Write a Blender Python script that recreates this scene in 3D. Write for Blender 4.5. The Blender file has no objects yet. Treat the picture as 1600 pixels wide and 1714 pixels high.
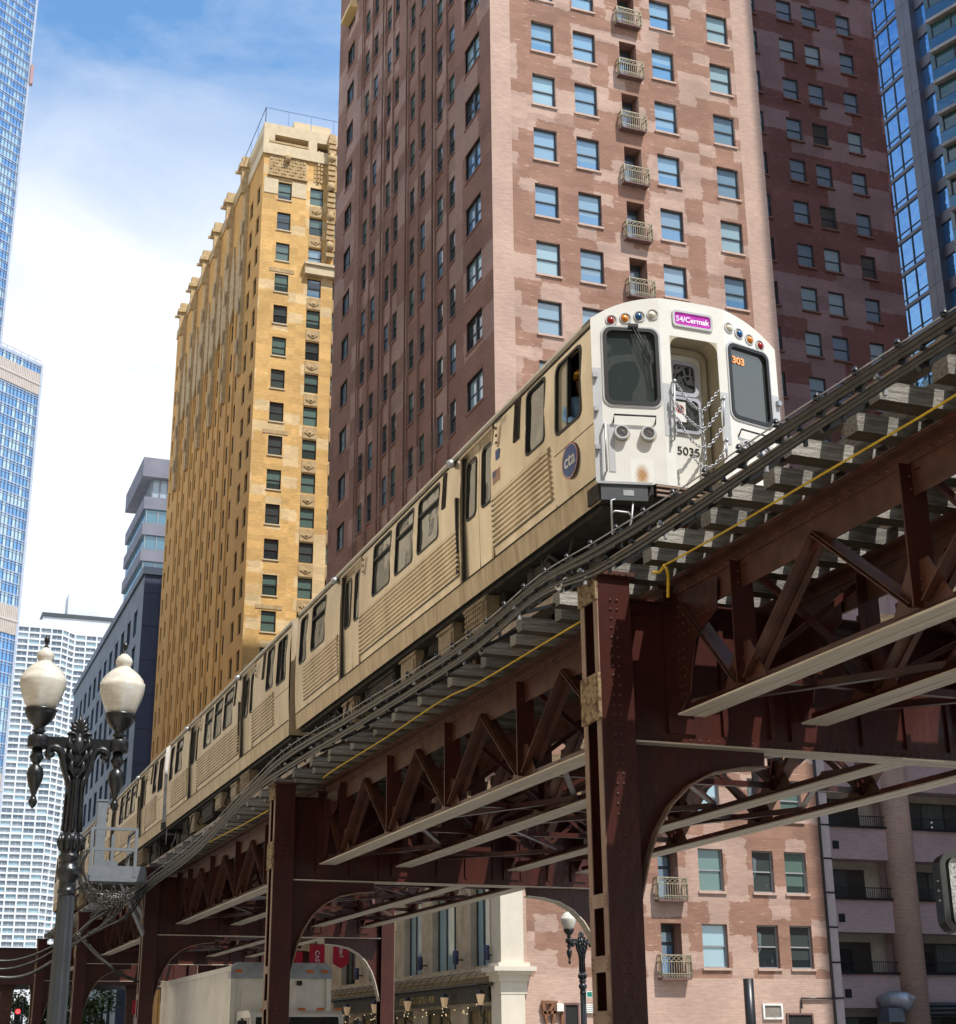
import bpy, math, random
from math import sin, cos, pi, sqrt, radians
from mathutils import Vector, Matrix
random.seed(7)
S = bpy.context.scene
C = S.collection

# ---------------------------------------------------------------- camera
FPX, PITCH, ROLL, YAW = 2534.6, 0.34023291, -0.00911983, 0.36745532
CAMP = Vector((0, 0, 1.6))
def cam_axes():
    cy, sy = cos(YAW), sin(YAW)
    R = Matrix(((cy, -sy, 0), (0, 0, -1), (sy, cy, 0)))
    cp, sp = cos(PITCH), sin(PITCH)
    P = Matrix(((1, 0, 0), (0, cp, sp), (0, -sp, cp)))
    cr, sr = cos(ROLL), sin(ROLL)
    Q = Matrix(((cr, -sr, 0), (sr, cr, 0), (0, 0, 1)))
    return Q @ P @ R
RC = cam_axes()
cd = bpy.data.cameras.new('camera')
cam = bpy.data.objects.new('camera', cd); C.objects.link(cam)
cd.sensor_fit = 'HORIZONTAL'; cd.sensor_width = 36; cd.lens = FPX / 1600 * 36
cd.clip_start = 0.1; cd.clip_end = 4000
m3 = Matrix((RC[0], -RC[1], -RC[2])).transposed()
cam.matrix_world = Matrix.Translation(CAMP) @ m3.to_4x4()
S.camera = cam
def proj(p):
    q = RC @ (Vector(p) - CAMP)
    if q.z < 0.1: return None
    return (800 + FPX * q.x / q.z, 857 + FPX * q.y / q.z, q.z)
def ray(u, v): return RC.transposed() @ Vector(((u - 800) / FPX, (v - 857) / FPX, 1))
def onx(u, v, x): d = ray(u, v); return CAMP + d * (x / d.x)
def ony(u, v, y): d = ray(u, v); return CAMP + d * (y / d.y)

# ---------------------------------------------------------------- world, sun, exposure
SUN_EL, SUN_AZ = radians(60), radians(155.5)
sd = Vector((sin(SUN_AZ) * cos(SUN_EL), cos(SUN_AZ) * cos(SUN_EL), sin(SUN_EL)))
W = bpy.data.worlds.new('World'); S.world = W; W.use_nodes = True
nt = W.node_tree; nt.nodes.clear(); N = nt.nodes.new; L = nt.links.new
out = N('ShaderNodeOutputWorld'); bg = N('ShaderNodeBackground'); sky = N('ShaderNodeTexSky')
sky.sky_type = 'NISHITA'; sky.sun_disc = False; sky.sun_elevation = SUN_EL; sky.sun_rotation = SUN_AZ
sky.air_density = 1.0; sky.dust_density = 0.6; sky.ozone_density = 2.0
bg.inputs[1].default_value = 0.10
tc = N('ShaderNodeTexCoord'); sep = N('ShaderNodeSeparateXYZ'); L(tc.outputs['Generated'], sep.inputs[0])
mp = N('ShaderNodeMapping'); mp.inputs['Scale'].default_value = (1.6, 1.2, 4.2); mp.inputs['Rotation'].default_value = (0.35, 0.5, 0.2)
L(tc.outputs['Generated'], mp.inputs[0])
nz = N('ShaderNodeTexNoise'); nz.inputs['Scale'].default_value = 2.6; nz.inputs['Detail'].default_value = 9
nz.inputs['Roughness'].default_value = 0.58; nz.inputs['Distortion'].default_value = 0.7; L(mp.outputs[0], nz.inputs[0])
mr = N('ShaderNodeMapRange'); mr.inputs[1].default_value = 0.60; mr.inputs[2].default_value = 0.43
mr.inputs[3].default_value = 0; mr.inputs[4].default_value = 1.0; L(sep.outputs['Z'], mr.inputs[0])
mr2 = N('ShaderNodeMapRange'); mr2.inputs[1].default_value = 0.15; mr2.inputs[2].default_value = 0.36
mr2.inputs[3].default_value = 0.75; mr2.inputs[4].default_value = 1.0; L(sep.outputs['Z'], mr2.inputs[0])
ma = N('ShaderNodeMath'); ma.operation = 'MULTIPLY_ADD'; L(nz.outputs[0], ma.inputs[0]); ma.inputs[1].default_value = 1.15
L(mr.outputs[0], ma.inputs[2])
mb_ = N('ShaderNodeMapRange'); mb_.inputs[1].default_value = 0.55; mb_.inputs[2].default_value = 1.5; L(ma.outputs[0], mb_.inputs[0])
mc = N('ShaderNodeMath'); mc.operation = 'MULTIPLY'; L(mb_.outputs[0], mc.inputs[0]); L(mr2.outputs[0], mc.inputs[1])
mx = N('ShaderNodeMix'); mx.data_type = 'RGBA'; L(mc.outputs[0], mx.inputs[0])
tn = N('ShaderNodeMix'); tn.data_type = 'RGBA'; tn.blend_type = 'MULTIPLY'; tn.inputs[0].default_value = 1; tn.inputs[7].default_value = (1.65, 2.2, 2.35, 1)
L(sky.outputs[0], tn.inputs[6]); L(tn.outputs[2], mx.inputs[6])
mx.inputs[7].default_value = (9.4, 9.7, 10.2, 1)
L(mx.outputs[2], bg.inputs[0]); L(bg.outputs[0], out.inputs[0])
sl = bpy.data.lights.new('sun', 'SUN'); sl.energy = 5.0; sl.angle = radians(0.53); sl.color = (1.0, 0.95, 0.86)
so = bpy.data.objects.new('sun', sl); C.objects.link(so)
so.rotation_euler = sd.to_track_quat('Z', 'Y').to_euler(); so.location = (20, -40, 120)
S.view_settings.view_transform = 'Standard'; S.view_settings.look = 'None'
S.view_settings.gamma = 1; S.view_settings.exposure = 0.2
S.cycles.max_bounces = 8; S.cycles.diffuse_bounces = 3; S.cycles.glossy_bounces = 4
S.cycles.transparent_max_bounces = 8; S.cycles.caustics_reflective = False; S.cycles.caustics_refractive = False

# ---------------------------------------------------------------- materials
MATS = {}
def pmat(name, col, rough=0.6, metal=0.0, var=0.15, scale=3.0, bump=0.0, spec=0.5, ior=None, streak=None, emit=None, col2=None, thr=(0.35, 0.7), coat=0, rand=0):
    if name in MATS: return MATS[name]
    m = bpy.data.materials.new(name); m.use_nodes = True; t = m.node_tree
    b = t.nodes['Principled BSDF']; N = t.nodes.new; L = t.links.new
    b.inputs['Roughness'].default_value = rough; b.inputs['Metallic'].default_value = metal
    b.inputs['Specular IOR Level'].default_value = spec
    if ior: b.inputs['IOR'].default_value = ior
    if coat: b.inputs['Coat Weight'].default_value = coat; b.inputs['Coat Roughness'].default_value = 0.08
    tc = N('ShaderNodeTexCoord'); mp = N('ShaderNodeMapping'); L(tc.outputs['Object'], mp.inputs[0])
    mp.inputs['Scale'].default_value = streak or (1, 1, 1)
    nz = N('ShaderNodeTexNoise'); nz.inputs['Scale'].default_value = scale; nz.inputs['Detail'].default_value = 6
    nz.inputs['Roughness'].default_value = 0.6; L(mp.outputs[0], nz.inputs[0])
    mr = N('ShaderNodeMapRange'); mr.inputs[1].default_value = thr[0]; mr.inputs[2].default_value = thr[1]; L(nz.outputs[0], mr.inputs[0])
    mx = N('ShaderNodeMix'); mx.data_type = 'RGBA'; L(mr.outputs[0], mx.inputs[0])
    c2 = col2 or tuple(max(0, c * (1 - 2 * var)) for c in col)
    c1 = col if col2 else tuple(min(1, c * (1 + var)) for c in col)
    mx.inputs[6].default_value = (*c1, 1); mx.inputs[7].default_value = (*c2, 1)
    if rand:
        oi = N('ShaderNodeObjectInfo'); hv = N('ShaderNodeHueSaturation'); rm = N('ShaderNodeMapRange'); rm.inputs[3].default_value = 1 - rand; rm.inputs[4].default_value = 1 + rand * .6
        L(oi.outputs['Random'], rm.inputs[0]); L(rm.outputs[0], hv.inputs['Value']); L(mx.outputs[2], hv.inputs['Color']); L(hv.outputs[0], b.inputs['Base Color'])
    else: L(mx.outputs[2], b.inputs['Base Color'])
    rr = N('ShaderNodeMapRange'); rr.inputs[3].default_value = max(0.01, rough * 0.75); rr.inputs[4].default_value = min(1, rough * 1.25)
    L(nz.outputs[0], rr.inputs[0]); L(rr.outputs[0], b.inputs['Roughness'])
    if bump:
        n2 = N('ShaderNodeTexNoise'); n2.inputs['Scale'].default_value = scale * 5; n2.inputs['Detail'].default_value = 4; L(mp.outputs[0], n2.inputs[0])
        bp = N('ShaderNodeBump'); bp.inputs['Strength'].default_value = bump; bp.inputs['Distance'].default_value = 0.02
        L(n2.outputs[0], bp.inputs['Height']); L(bp.outputs[0], b.inputs['Normal'])
    if emit:
        b.inputs['Emission Color'].default_value = (*emit[0], 1); b.inputs['Emission Strength'].default_value = emit[1]
    MATS[name] = m; return m

def brickmat(name, c1, c2, mortar, patch=None, thr=0.5, bw=0.24, bh=0.08, rough=0.85, seed=0.0, cell=(1.3, 0.95), ms=0.008):
    if name in MATS: return MATS[name]
    m = bpy.data.materials.new(name); m.use_nodes = True; t = m.node_tree
    b = t.nodes['Principled BSDF']; N = t.nodes.new; L = t.links.new
    b.inputs['Roughness'].default_value = rough; b.inputs['Specular IOR Level'].default_value = 0.2
    tc = N('ShaderNodeTexCoord')
    br = N('ShaderNodeTexBrick'); L(tc.outputs['UV'], br.inputs[0]); br.inputs['Scale'].default_value = 1
    br.inputs['Brick Width'].default_value = bw; br.inputs['Row Height'].default_value = bh
    br.inputs['Mortar Size'].default_value = ms; br.inputs['Mortar Smooth'].default_value = 0.3
    br.inputs['Color1'].default_value = (*c1, 1); br.inputs['Color2'].default_value = (*c2, 1); br.inputs['Mortar'].default_value = (*mortar, 1)
    col = br.outputs[0]
    n1 = N('ShaderNodeTexNoise'); n1.inputs['Scale'].default_value = 0.35; n1.inputs['Detail'].default_value = 5
    of = N('ShaderNodeVectorMath'); of.operation = 'ADD'; of.inputs[1].default_value = (seed, seed * 0.7, 0); L(tc.outputs['UV'], of.inputs[0]); L(of.outputs[0], n1.inputs[0])
    mpn = N('ShaderNodeMapping'); mpn.inputs['Scale'].default_value = (1.2, 7, 1); L(of.outputs[0], mpn.inputs[0])
    n0 = N('ShaderNodeTexNoise'); n0.inputs['Scale'].default_value = 1.5; n0.inputs['Detail'].default_value = 4; L(mpn.outputs[0], n0.inputs[0])
    if patch:
        nd = N('ShaderNodeTexNoise'); nd.inputs['Scale'].default_value = 2.2; L(of.outputs[0], nd.inputs[0])
        a = N('ShaderNodeVectorMath'); a.operation = 'MULTIPLY_ADD'; L(nd.outputs['Color'], a.inputs[0]); a.inputs[1].default_value = (0.45, 0.3, 0); nf = N('ShaderNodeTexNoise'); nf.inputs['Scale'].default_value = 9; nf.inputs['Detail'].default_value = 3; L(of.outputs[0], nf.inputs[0]); a0 = N('ShaderNodeVectorMath'); a0.operation = 'MULTIPLY_ADD'; L(nf.outputs['Color'], a0.inputs[0]); a0.inputs[1].default_value = (0.34, 0.2, 0); L(of.outputs[0], a0.inputs[2]); L(a0.outputs[0], a.inputs[2])
        sn = N('ShaderNodeVectorMath'); sn.operation = 'SNAP'; L(a.outputs[0], sn.inputs[0]); sn.inputs[1].default_value = (cell[0], cell[1], 1)
        wn = N('ShaderNodeTexWhiteNoise'); L(sn.outputs[0], wn.inputs[0])
        lo = N('ShaderNodeTexNoise'); lo.inputs['Scale'].default_value = 0.16; lo.inputs['Detail'].default_value = 2; L(sn.outputs[0], lo.inputs[0])
        s1 = N('ShaderNodeMath'); s1.operation = 'MULTIPLY_ADD'; L(wn.outputs[0], s1.inputs[0]); s1.inputs[1].default_value = 0.42; L(lo.outputs[0], s1.inputs[2])
        g = N('ShaderNodeMapRange'); g.inputs[1].default_value = thr + 0.2; g.inputs[2].default_value = thr + 0.215; L(s1.outputs[0], g.inputs[0])
        # small flecks of missing paint
        fl = N('ShaderNodeMapRange'); fl.inputs[1].default_value = 0.66; fl.inputs[2].default_value = 0.68; L(n0.outputs[0], fl.inputs[0])
        ad = N('ShaderNodeMath'); ad.operation = 'MAXIMUM'; L(g.outputs[0], ad.inputs[0]); L(fl.outputs[0], ad.inputs[1])
        b2 = N('ShaderNodeTexBrick'); L(tc.outputs['UV'], b2.inputs[0]); b2.inputs['Scale'].default_value = 1
        b2.inputs['Brick Width'].default_value = bw; b2.inputs['Row Height'].default_value = bh; b2.inputs['Mortar Size'].default_value = ms; b2.inputs['Mortar Smooth'].default_value = 0.3
        b2.inputs['Color1'].default_value = (*patch, 1); b2.inputs['Color2'].default_value = (*[c * 0.93 for c in patch], 1); b2.inputs['Mortar'].default_value = (*[c * 0.82 for c in patch], 1)
        mx = N('ShaderNodeMix'); mx.data_type = 'RGBA'; L(ad.outputs[0], mx.inputs[0]); L(br.outputs[0], mx.inputs[6]); L(b2.outputs[0], mx.inputs[7])
        sn2 = N('ShaderNodeVectorMath'); sn2.operation = 'SNAP'; L(a.outputs[0], sn2.inputs[0]); sn2.inputs[1].default_value = (cell[0] * 1.7, cell[1] * .6, 1)
        w2 = N('ShaderNodeTexWhiteNoise'); L(sn2.outputs[0], w2.inputs[0]); m2 = N('ShaderNodeMapRange'); m2.inputs[3].default_value = .88; m2.inputs[4].default_value = 1.1; L(w2.outputs[0], m2.inputs[0])
        h2 = N('ShaderNodeHueSaturation'); L(m2.outputs[0], h2.inputs['Value']); L(mx.outputs[2], h2.inputs['Color']); col = h2.outputs[0]
    r = N('ShaderNodeMapRange'); r.inputs[1].default_value = 0.3; r.inputs[2].default_value = 0.7; r.inputs[3].default_value = 0.86; r.inputs[4].default_value = 1.1; L(n1.outputs[0], r.inputs[0])
    r2 = N('ShaderNodeMapRange'); r2.inputs[1].default_value = 0.3; r2.inputs[2].default_value = 0.7; r2.inputs[3].default_value = 0.9; r2.inputs[4].default_value = 1.08; L(n0.outputs[0], r2.inputs[0])
    mu = N('ShaderNodeMath'); mu.operation = 'MULTIPLY'; L(r.outputs[0], mu.inputs[0]); L(r2.outputs[0], mu.inputs[1])
    hv = N('ShaderNodeHueSaturation'); L(mu.outputs[0], hv.inputs['Value']); L(col, hv.inputs['Color']); L(hv.outputs[0], b.inputs['Base Color'])
    bp = N('ShaderNodeBump'); bp.inputs['Strength'].default_value = 0.35; bp.inputs['Distance'].default_value = 0.02; L(br.outputs['Fac'], bp.inputs['Height']); bp.invert = True
    L(bp.outputs[0], b.inputs['Normal'])
    MATS[name] = m; return m

def glassmat(name, col, metal=0.0, rough=0.03, ior=1.9, wob=0.02, tint2=None, cell=None, spec=0.5, blind=None):
    """reflective architectural glass; wavy panes; optional pane-to-pane difference"""
    if name in MATS: return MATS[name]
    m = bpy.data.materials.new(name); m.use_nodes = True; t = m.node_tree
    b = t.nodes['Principled BSDF']; N = t.nodes.new; L = t.links.new
    b.inputs['Base Color'].default_value = (*col, 1); b.inputs['Metallic'].default_value = metal
    b.inputs['Roughness'].default_value = rough; b.inputs['IOR'].default_value = ior; b.inputs['Specular IOR Level'].default_value = spec
    tc = N('ShaderNodeTexCoord'); src = tc.outputs['UV'] if cell else tc.outputs['Object']
    nz = N('ShaderNodeTexNoise'); nz.inputs['Scale'].default_value = 0.9; L(src, nz.inputs[0])
    bp = N('ShaderNodeBump'); bp.inputs['Strength'].default_value = 1; bp.inputs['Distance'].default_value = wob
    L(nz.outputs[0], bp.inputs['Height']); L(bp.outputs[0], b.inputs['Normal'])
    if cell:
        sn = N('ShaderNodeVectorMath'); sn.operation = 'SNAP'; L(src, sn.inputs[0]); sn.inputs[1].default_value = (cell[0], cell[1], 1)
        wn = N('ShaderNodeTexWhiteNoise'); L(sn.outputs[0], wn.inputs[0])
        lo = N('ShaderNodeTexNoise'); lo.inputs['Scale'].default_value = 0.03; L(sn.outputs[0], lo.inputs[0])
        ad = N('ShaderNodeMath'); ad.operation = 'ADD'; L(wn.outputs[0], ad.inputs[0]); L(lo.outputs[0], ad.inputs[1])
        g = N('ShaderNodeMapRange'); g.inputs[1].default_value = 0.95; g.inputs[2].default_value = 1.05; L(ad.outputs[0], g.inputs[0])
        mx = N('ShaderNodeMix'); mx.data_type = 'RGBA'; L(g.outputs[0], mx.inputs[0]); mx.inputs[6].default_value = (*col, 1); mx.inputs[7].default_value = (*tint2, 1)
        L(mx.outputs[2], b.inputs['Base Color'])
    if blind:
        oi = N('ShaderNodeObjectInfo'); sg = N('ShaderNodeSeparateXYZ'); L(tc.outputs['Generated'], sg.inputs[0])
        ad = N('ShaderNodeMath'); ad.operation = 'ADD'; L(sg.outputs['Z'], ad.inputs[0]); L(oi.outputs['Random'], ad.inputs[1]); g = N('ShaderNodeMapRange'); g.inputs[1].default_value = .80; g.inputs[2].default_value = .81; L(ad.outputs[0], g.inputs[0])
        mu = N('ShaderNodeMath'); mu.operation = 'MULTIPLY'; L(oi.outputs['Random'], mu.inputs[0]); mu.inputs[1].default_value = 7.31; fr = N('ShaderNodeMath'); fr.operation = 'FRACT'; L(mu.outputs[0], fr.inputs[0])
        bl = N('ShaderNodeMix'); bl.data_type = 'RGBA'; L(fr.outputs[0], bl.inputs[0]); bl.inputs[6].default_value = (*blind, 1); bl.inputs[7].default_value = (*[c * .72 for c in blind], 1)
        mx = N('ShaderNodeMix'); mx.data_type = 'RGBA'; L(g.outputs[0], mx.inputs[0]); mx.inputs[6].default_value = (*col, 1); L(bl.outputs[2], mx.inputs[7]); L(mx.outputs[2], b.inputs['Base Color'])
    MATS[name] = m; return m

steel = pmat('brown_steel', (0.07, 0.018, 0.0135), 0.32, 0, 0.2, 2.5, 0.25, 0.5, col2=(0.035, 0.011, 0.009), thr=(.4, .75), streak=(1, 1, .45))
steel2 = pmat('weathered_bounce_lit_steel', (0.12, 0.042, 0.025), 0.42, 0, 0.25, 4, 0.15, col2=(0.05, 0.02, 0.014))  # brighter red steel tone with bounce light put into the colour
faded_bounce = pmat('bounce_lit_flange_paint', (0.80, 0.72, 0.60), 0.6, 0, 0.08, 3.0, 0.1, col2=(0.55, 0.46, 0.35), streak=(9, 0.25, 9))  # pale underside paint with street bounce light put into its colour
faded_bounce_x = pmat('bounce_lit_beam_paint', (0.80, 0.72, 0.60), 0.6, 0, 0.08, 3.0, 0.1, col2=(0.55, 0.46, 0.35), streak=(0.25, 9, 9))  # same bounce-light tone, streaked along the cross beams
edge = pmat('worn_edge_paint', (0.33, 0.22, 0.17), 0.55, 0, 0.15, 3, 0.1, col2=(0.22, 0.13, 0.09))
rust = pmat('rust_spotted_plate', (0.32, 0.23, 0.12), 0.7, 0, 0.2, 9, 0.3, col2=(0.09, 0.035, 0.02), thr=(0.45, 0.6))
wood = pmat('weathered_tie_wood', (0.46, 0.435, 0.395), 0.85, 0, 0.1, 5, 0.9, col2=(0.15, 0.135, 0.115), streak=(0.8, 5, 9), rand=.4)
woodb = pmat('shaded_tie_underside', (0.10, 0.075, 0.045), 0.85, 0, 0.1, 5, 0.9, col2=(0.05, 0.038, 0.022), streak=(0.8, 5, 9))  # brown underside tone puts the deck's shade into the colour
woodw = pmat('brown_tie_wood', (0.50, 0.36, 0.22), 0.85, 0, 0.1, 5, 0.9, col2=(0.24, 0.16, 0.09), streak=(0.8, 5, 9), rand=.4)
railm = pmat('rail_steel', (0.25, 0.2, 0.17), 0.35, 0.8, 0.2, 6)
black = pmat('black_paint', (0.015, 0.016, 0.018), 0.35, 0, 0.2, 8, 0.1)
rubber = pmat('black_rubber', (0.012, 0.012, 0.012), 0.5, 0, 0.1, 6)
galv = pmat('galvanised_steel', (0.45, 0.46, 0.48), 0.45, 0.6, 0.12, 8)
greyp = pmat('grey_painted_steel', (0.20, 0.225, 0.26), 0.5, 0.2, 0.08, 5)
yel = pmat('yellow_cable_jacket', (0.75, 0.48, 0.02), 0.5, 0, 0.1, 5)
conduit = pmat('grey_cable_jacket', (0.06, 0.056, 0.05), 0.3, 0.1, 0.25, 9, col2=(0.03, 0.027, 0.024))
stain = pmat('stainless_side', (0.80, 0.70, 0.55), 0.25, 0.75, 0.06, 2.0, 0.05, col2=(0.46, 0.38, 0.27), streak=(1, 1.0, 0.35), thr=(0.35, 0.8))
stain2 = pmat('stainless_sill_dusty', (0.62, 0.51, 0.36), 0.45, 0.5, 0.1, 4, 0.05, col2=(0.40, 0.31, 0.20), streak=(1, 2.5, 0.4))
roofm = pmat('roof_stainless', (0.70, 0.68, 0.64), 0.35, 0.6, 0.05, 3)
white = pmat('white_mask_paint', (0.78, 0.77, 0.73), 0.35, 0, 0.03, 4, 0.02, col2=(0.72, 0.70, 0.65))
lgrey = pmat('pale_grey_band', (0.52, 0.53, 0.55), 0.4, 0, 0.05, 4)
trainglass = glassmat('train_glass', (0.03, 0.034, 0.032), 0, 0.02, 2.3, 0.08)
trainglass2 = glassmat('train_glass_hazy', (0.10, 0.11, 0.10), 0, 0.03, 2.5, 0.08)
void = pmat('dark_interior', (0.012, 0.012, 0.012), 0.9, 0, 0.1, 3)
under = pmat('underfloor_grime', (0.03, 0.025, 0.02), 0.8, 0, 0.3, 7, 0.2)
tanbox = pmat('dusty_paint_and_flute_shade', (0.36, 0.28, 0.18), 0.6, 0, 0.2, 6, 0.1, col2=(0.20, 0.15, 0.10))

# ---------------------------------------------------------------- mesh builder
class MB:
    def __init__(s): s.v = []; s.f = []; s.m = []; s.s = []; s.uv = []
    def face(s, pts, mi=0, sm=False, uv=None):
        n = len(s.v); s.v += [tuple(p) for p in pts]; s.f.append(tuple(range(n, n + len(pts)))); s.m.append(mi); s.s.append(sm); s.uv.append(uv)
    def mesh(s, vs, fs, mi=0, sm=False):
        n = len(s.v); s.v += [tuple(p) for p in vs]
        for f in fs: s.f.append(tuple(i + n for i in f)); s.m.append(mi); s.s.append(sm); s.uv.append(None)
    def hexa(s, p, mi=0):
        s.mesh(p, [(0, 3, 2, 1), (4, 5, 6, 7), (0, 1, 5, 4), (1, 2, 6, 5), (2, 3, 7, 6), (3, 0, 4, 7)], mi)
    def box(s, x0, x1, y0, y1, z0, z1, mi=0):
        s.hexa([(x0, y0, z0), (x1, y0, z0), (x1, y1, z0), (x0, y1, z0), (x0, y0, z1), (x1, y0, z1), (x1, y1, z1), (x0, y1, z1)], mi); return s
    def ob(s, F, a0, a1, b0, b1, c0, c1, mi=0):
        O, U, V, Nn = F; P = lambda a, b, c: O + U * a + V * b + Nn * c
        q = [P(a0, b0, c0), P(a1, b0, c0), P(a1, b1, c0), P(a0, b1, c0), P(a0, b0, c1), P(a1, b0, c1), P(a1, b1, c1), P(a0, b1, c1)]
        if U.cross(V).dot(Nn) < 0: q = [q[i] for i in (1, 0, 3, 2, 5, 4, 7, 6)]
        s.hexa(q, mi); return s
    def bar(s, p, q, w, h, up=(0, 0, 1), mi=0):
        p = Vector(p); q = Vector(q); d = (q - p); l = d.length; d.normalize()
        sd_ = d.cross(Vector(up)); 
        if sd_.length < 1e-4: sd_ = d.cross(Vector((1, 0, 0)))
        sd_.normalize(); u = sd_.cross(d)
        s.ob((p, d, sd_, -u), 0, l, -w / 2, w / 2, -h / 2, h / 2, mi); return s
    def tube(s, pts, r, n=6, mi=0, cap=True, closed=False, sm=True):
        pts = [Vector(p) for p in pts]; rs = r if isinstance(r, (list, tuple)) else [r] * len(pts)
        vs = []; k = len(pts); prev = None
        for i, p in enumerate(pts):
            if closed: d = pts[(i + 1) % k] - pts[i - 1]
            else: d = pts[min(i + 1, k - 1)] - pts[max(i - 1, 0)]
            d.normalize()
            if prev is None:
                a = Vector((0, 0, 1)) if abs(d.z) < 0.9 else Vector((1, 0, 0)); prev = d.cross(a).normalized()
            prev = (prev - d * prev.dot(d)).normalized(); b = d.cross(prev)
            for j in range(n):
                t = 2 * pi * j / n; vs.append(p + (prev * cos(t) + b * sin(t)) * rs[i])
        fs = []
        for i in range(k if closed else k - 1):
            i2 = (i + 1) % k
            for j in range(n):
                fs.append((i * n + j, i * n + (j + 1) % n, i2 * n + (j + 1) % n, i2 * n + j))
        if cap and not closed: fs += [tuple(reversed(range(n))), tuple(range((k - 1) * n, k * n))]
        s.mesh(vs, fs, mi, sm); return s
    def lathe(s, c, prof, n=16, mi=0, sm=True, flute=0):
        vs = []; c = Vector(c)
        for r, z in prof:
            for j in range(n):
                t = 2 * pi * j / n; rr = r * (1 - (flute if (flute and j % 2) else 0)); vs.append((c.x + rr * cos(t), c.y + rr * sin(t), c.z + z))
        fs = []; k = len(prof)
        for i in range(k - 1):
            for j in range(n): fs.append((i * n + j, i * n + (j + 1) % n, (i + 1) * n + (j + 1) % n, (i + 1) * n + j))
        fs += [tuple(reversed(range(n))), tuple(range((k - 1) * n, k * n))]
        s.mesh(vs, fs, mi, sm); return s
    def prism(s, F, pts, c0, c1, mi=0, sm=False):
        O, U, V, Nn = F; n = len(pts)
        a = [O + U * p[0] + V * p[1] + Nn * c0 for p in pts]; b = [O + U * p[0] + V * p[1] + Nn * c1 for p in pts]
        fs = [tuple(reversed(range(n))), tuple(range(n, 2 * n))] + [(i, (i + 1) % n, n + (i + 1) % n, n + i) for i in range(n)]
        if U.cross(V).dot(Nn) < 0: fs = [tuple(reversed(f)) for f in fs]
        s.mesh(a + b, fs, mi, sm); return s
    def ring(s, F, po, pi_, c0, c1, mi=0):
        O, U, V, Nn = F; n = len(po); P = lambda p, c: O + U * p[0] + V * p[1] + Nn * c
        vs = [P(p, c0) for p in po] + [P(p, c1) for p in po] + [P(p, c1) for p in pi_] + [P(p, c0) for p in pi_]
        fs = []
        for i in range(n):
            j = (i + 1) % n
            for k in range(4):
                k2 = (k + 1) % 4
                fs.append((k * n + i, k * n + j, k2 * n + j, k2 * n + i))
        if U.cross(V).dot(Nn) < 0: fs = [tuple(reversed(f)) for f in fs]
        s.mesh(vs, fs, mi); return s
    def rivets(s, pts, Nn, r=0.016, h=0.012, mi=0):
        Nn = Vector(Nn).normalized(); a = Vector((0, 0, 1)) if abs(Nn.z) < 0.9 else Vector((1, 0, 0)); u = Nn.cross(a).normalized(); v = Nn.cross(u)
        for p in pts:
            p = Vector(p); vs = [p + (u * cos(t) + v * sin(t)) * r for t in [k * pi / 3 for k in range(6)]] + [p + (u * cos(t) + v * sin(t)) * r * 0.6 + Nn * h * 0.8 for t in [k * pi / 3 for k in range(6)]] + [p + Nn * h]
            fs = [(i, (i + 1) % 6, 6 + (i + 1) % 6, 6 + i) for i in range(6)] + [(6 + i, 6 + (i + 1) % 6, 12) for i in range(6)]
            s.mesh(vs, fs, mi, True)
        return s
    def grid(s, F, a0, a1, b0, b1, holes, depth=0.25, mi=0, matfn=None, rmi=None, cuts=(), zc=()):
        """wall in the plane of F with rectangular openings and reveals going inward"""
        O, U, V, Nn = F; P = lambda a, b, c=0: O + U * a + V * b + Nn * c
        us = sorted({a0, a1, *[h[0] for h in holes], *[h[1] for h in holes], *[c for c in cuts if isinstance(c, float)]}); us = [u for u in us if a0 <= u <= a1]
        zs = sorted({b0, b1, *zc, *[h[2] for h in holes], *[h[3] for h in holes]}); zs = [z for z in zs if b0 <= z <= b1]
        flip = U.cross(V).dot(Nn) < 0
        for i in range(len(us) - 1):
            if us[i + 1] - us[i] < 1e-5: continue
            uc = (us[i] + us[i + 1]) / 2; hh = [h for h in holes if h[0] < uc < h[1]]
            run = None; cells = []
            for j in range(len(zs) - 1):
                zc = (zs[j] + zs[j + 1]) / 2
                if any(h[2] < zc < h[3] for h in hh): continue
                mm = matfn(uc, zc) if matfn else mi
                if not zc and cells and cells[-1][1] == zs[j] and cells[-1][2] == mm: cells[-1][1] = zs[j + 1]
                else: cells.append([zs[j], zs[j + 1], mm])
            for z0, z1, mm in cells:
                q = [(us[i], z0), (us[i + 1], z0), (us[i + 1], z1), (us[i], z1)]
                if flip: q.reverse()
                s.face([P(*p) for p in q], mm, False, [p for p in q])
        rm = rmi if rmi is not None else mi
        for (u0, u1, z0, z1) in holes:
            for q in ([(u0, z0), (u0, z1)], [(u1, z1), (u1, z0)], [(u0, z1), (u1, z1)], [(u1, z0), (u0, z0)]):
                pts = [P(*q[0]), P(*q[1]), P(*q[1], -depth), P(*q[0], -depth)]
                if flip: pts.reverse()
                s.face(pts, rm)
        return s
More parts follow.
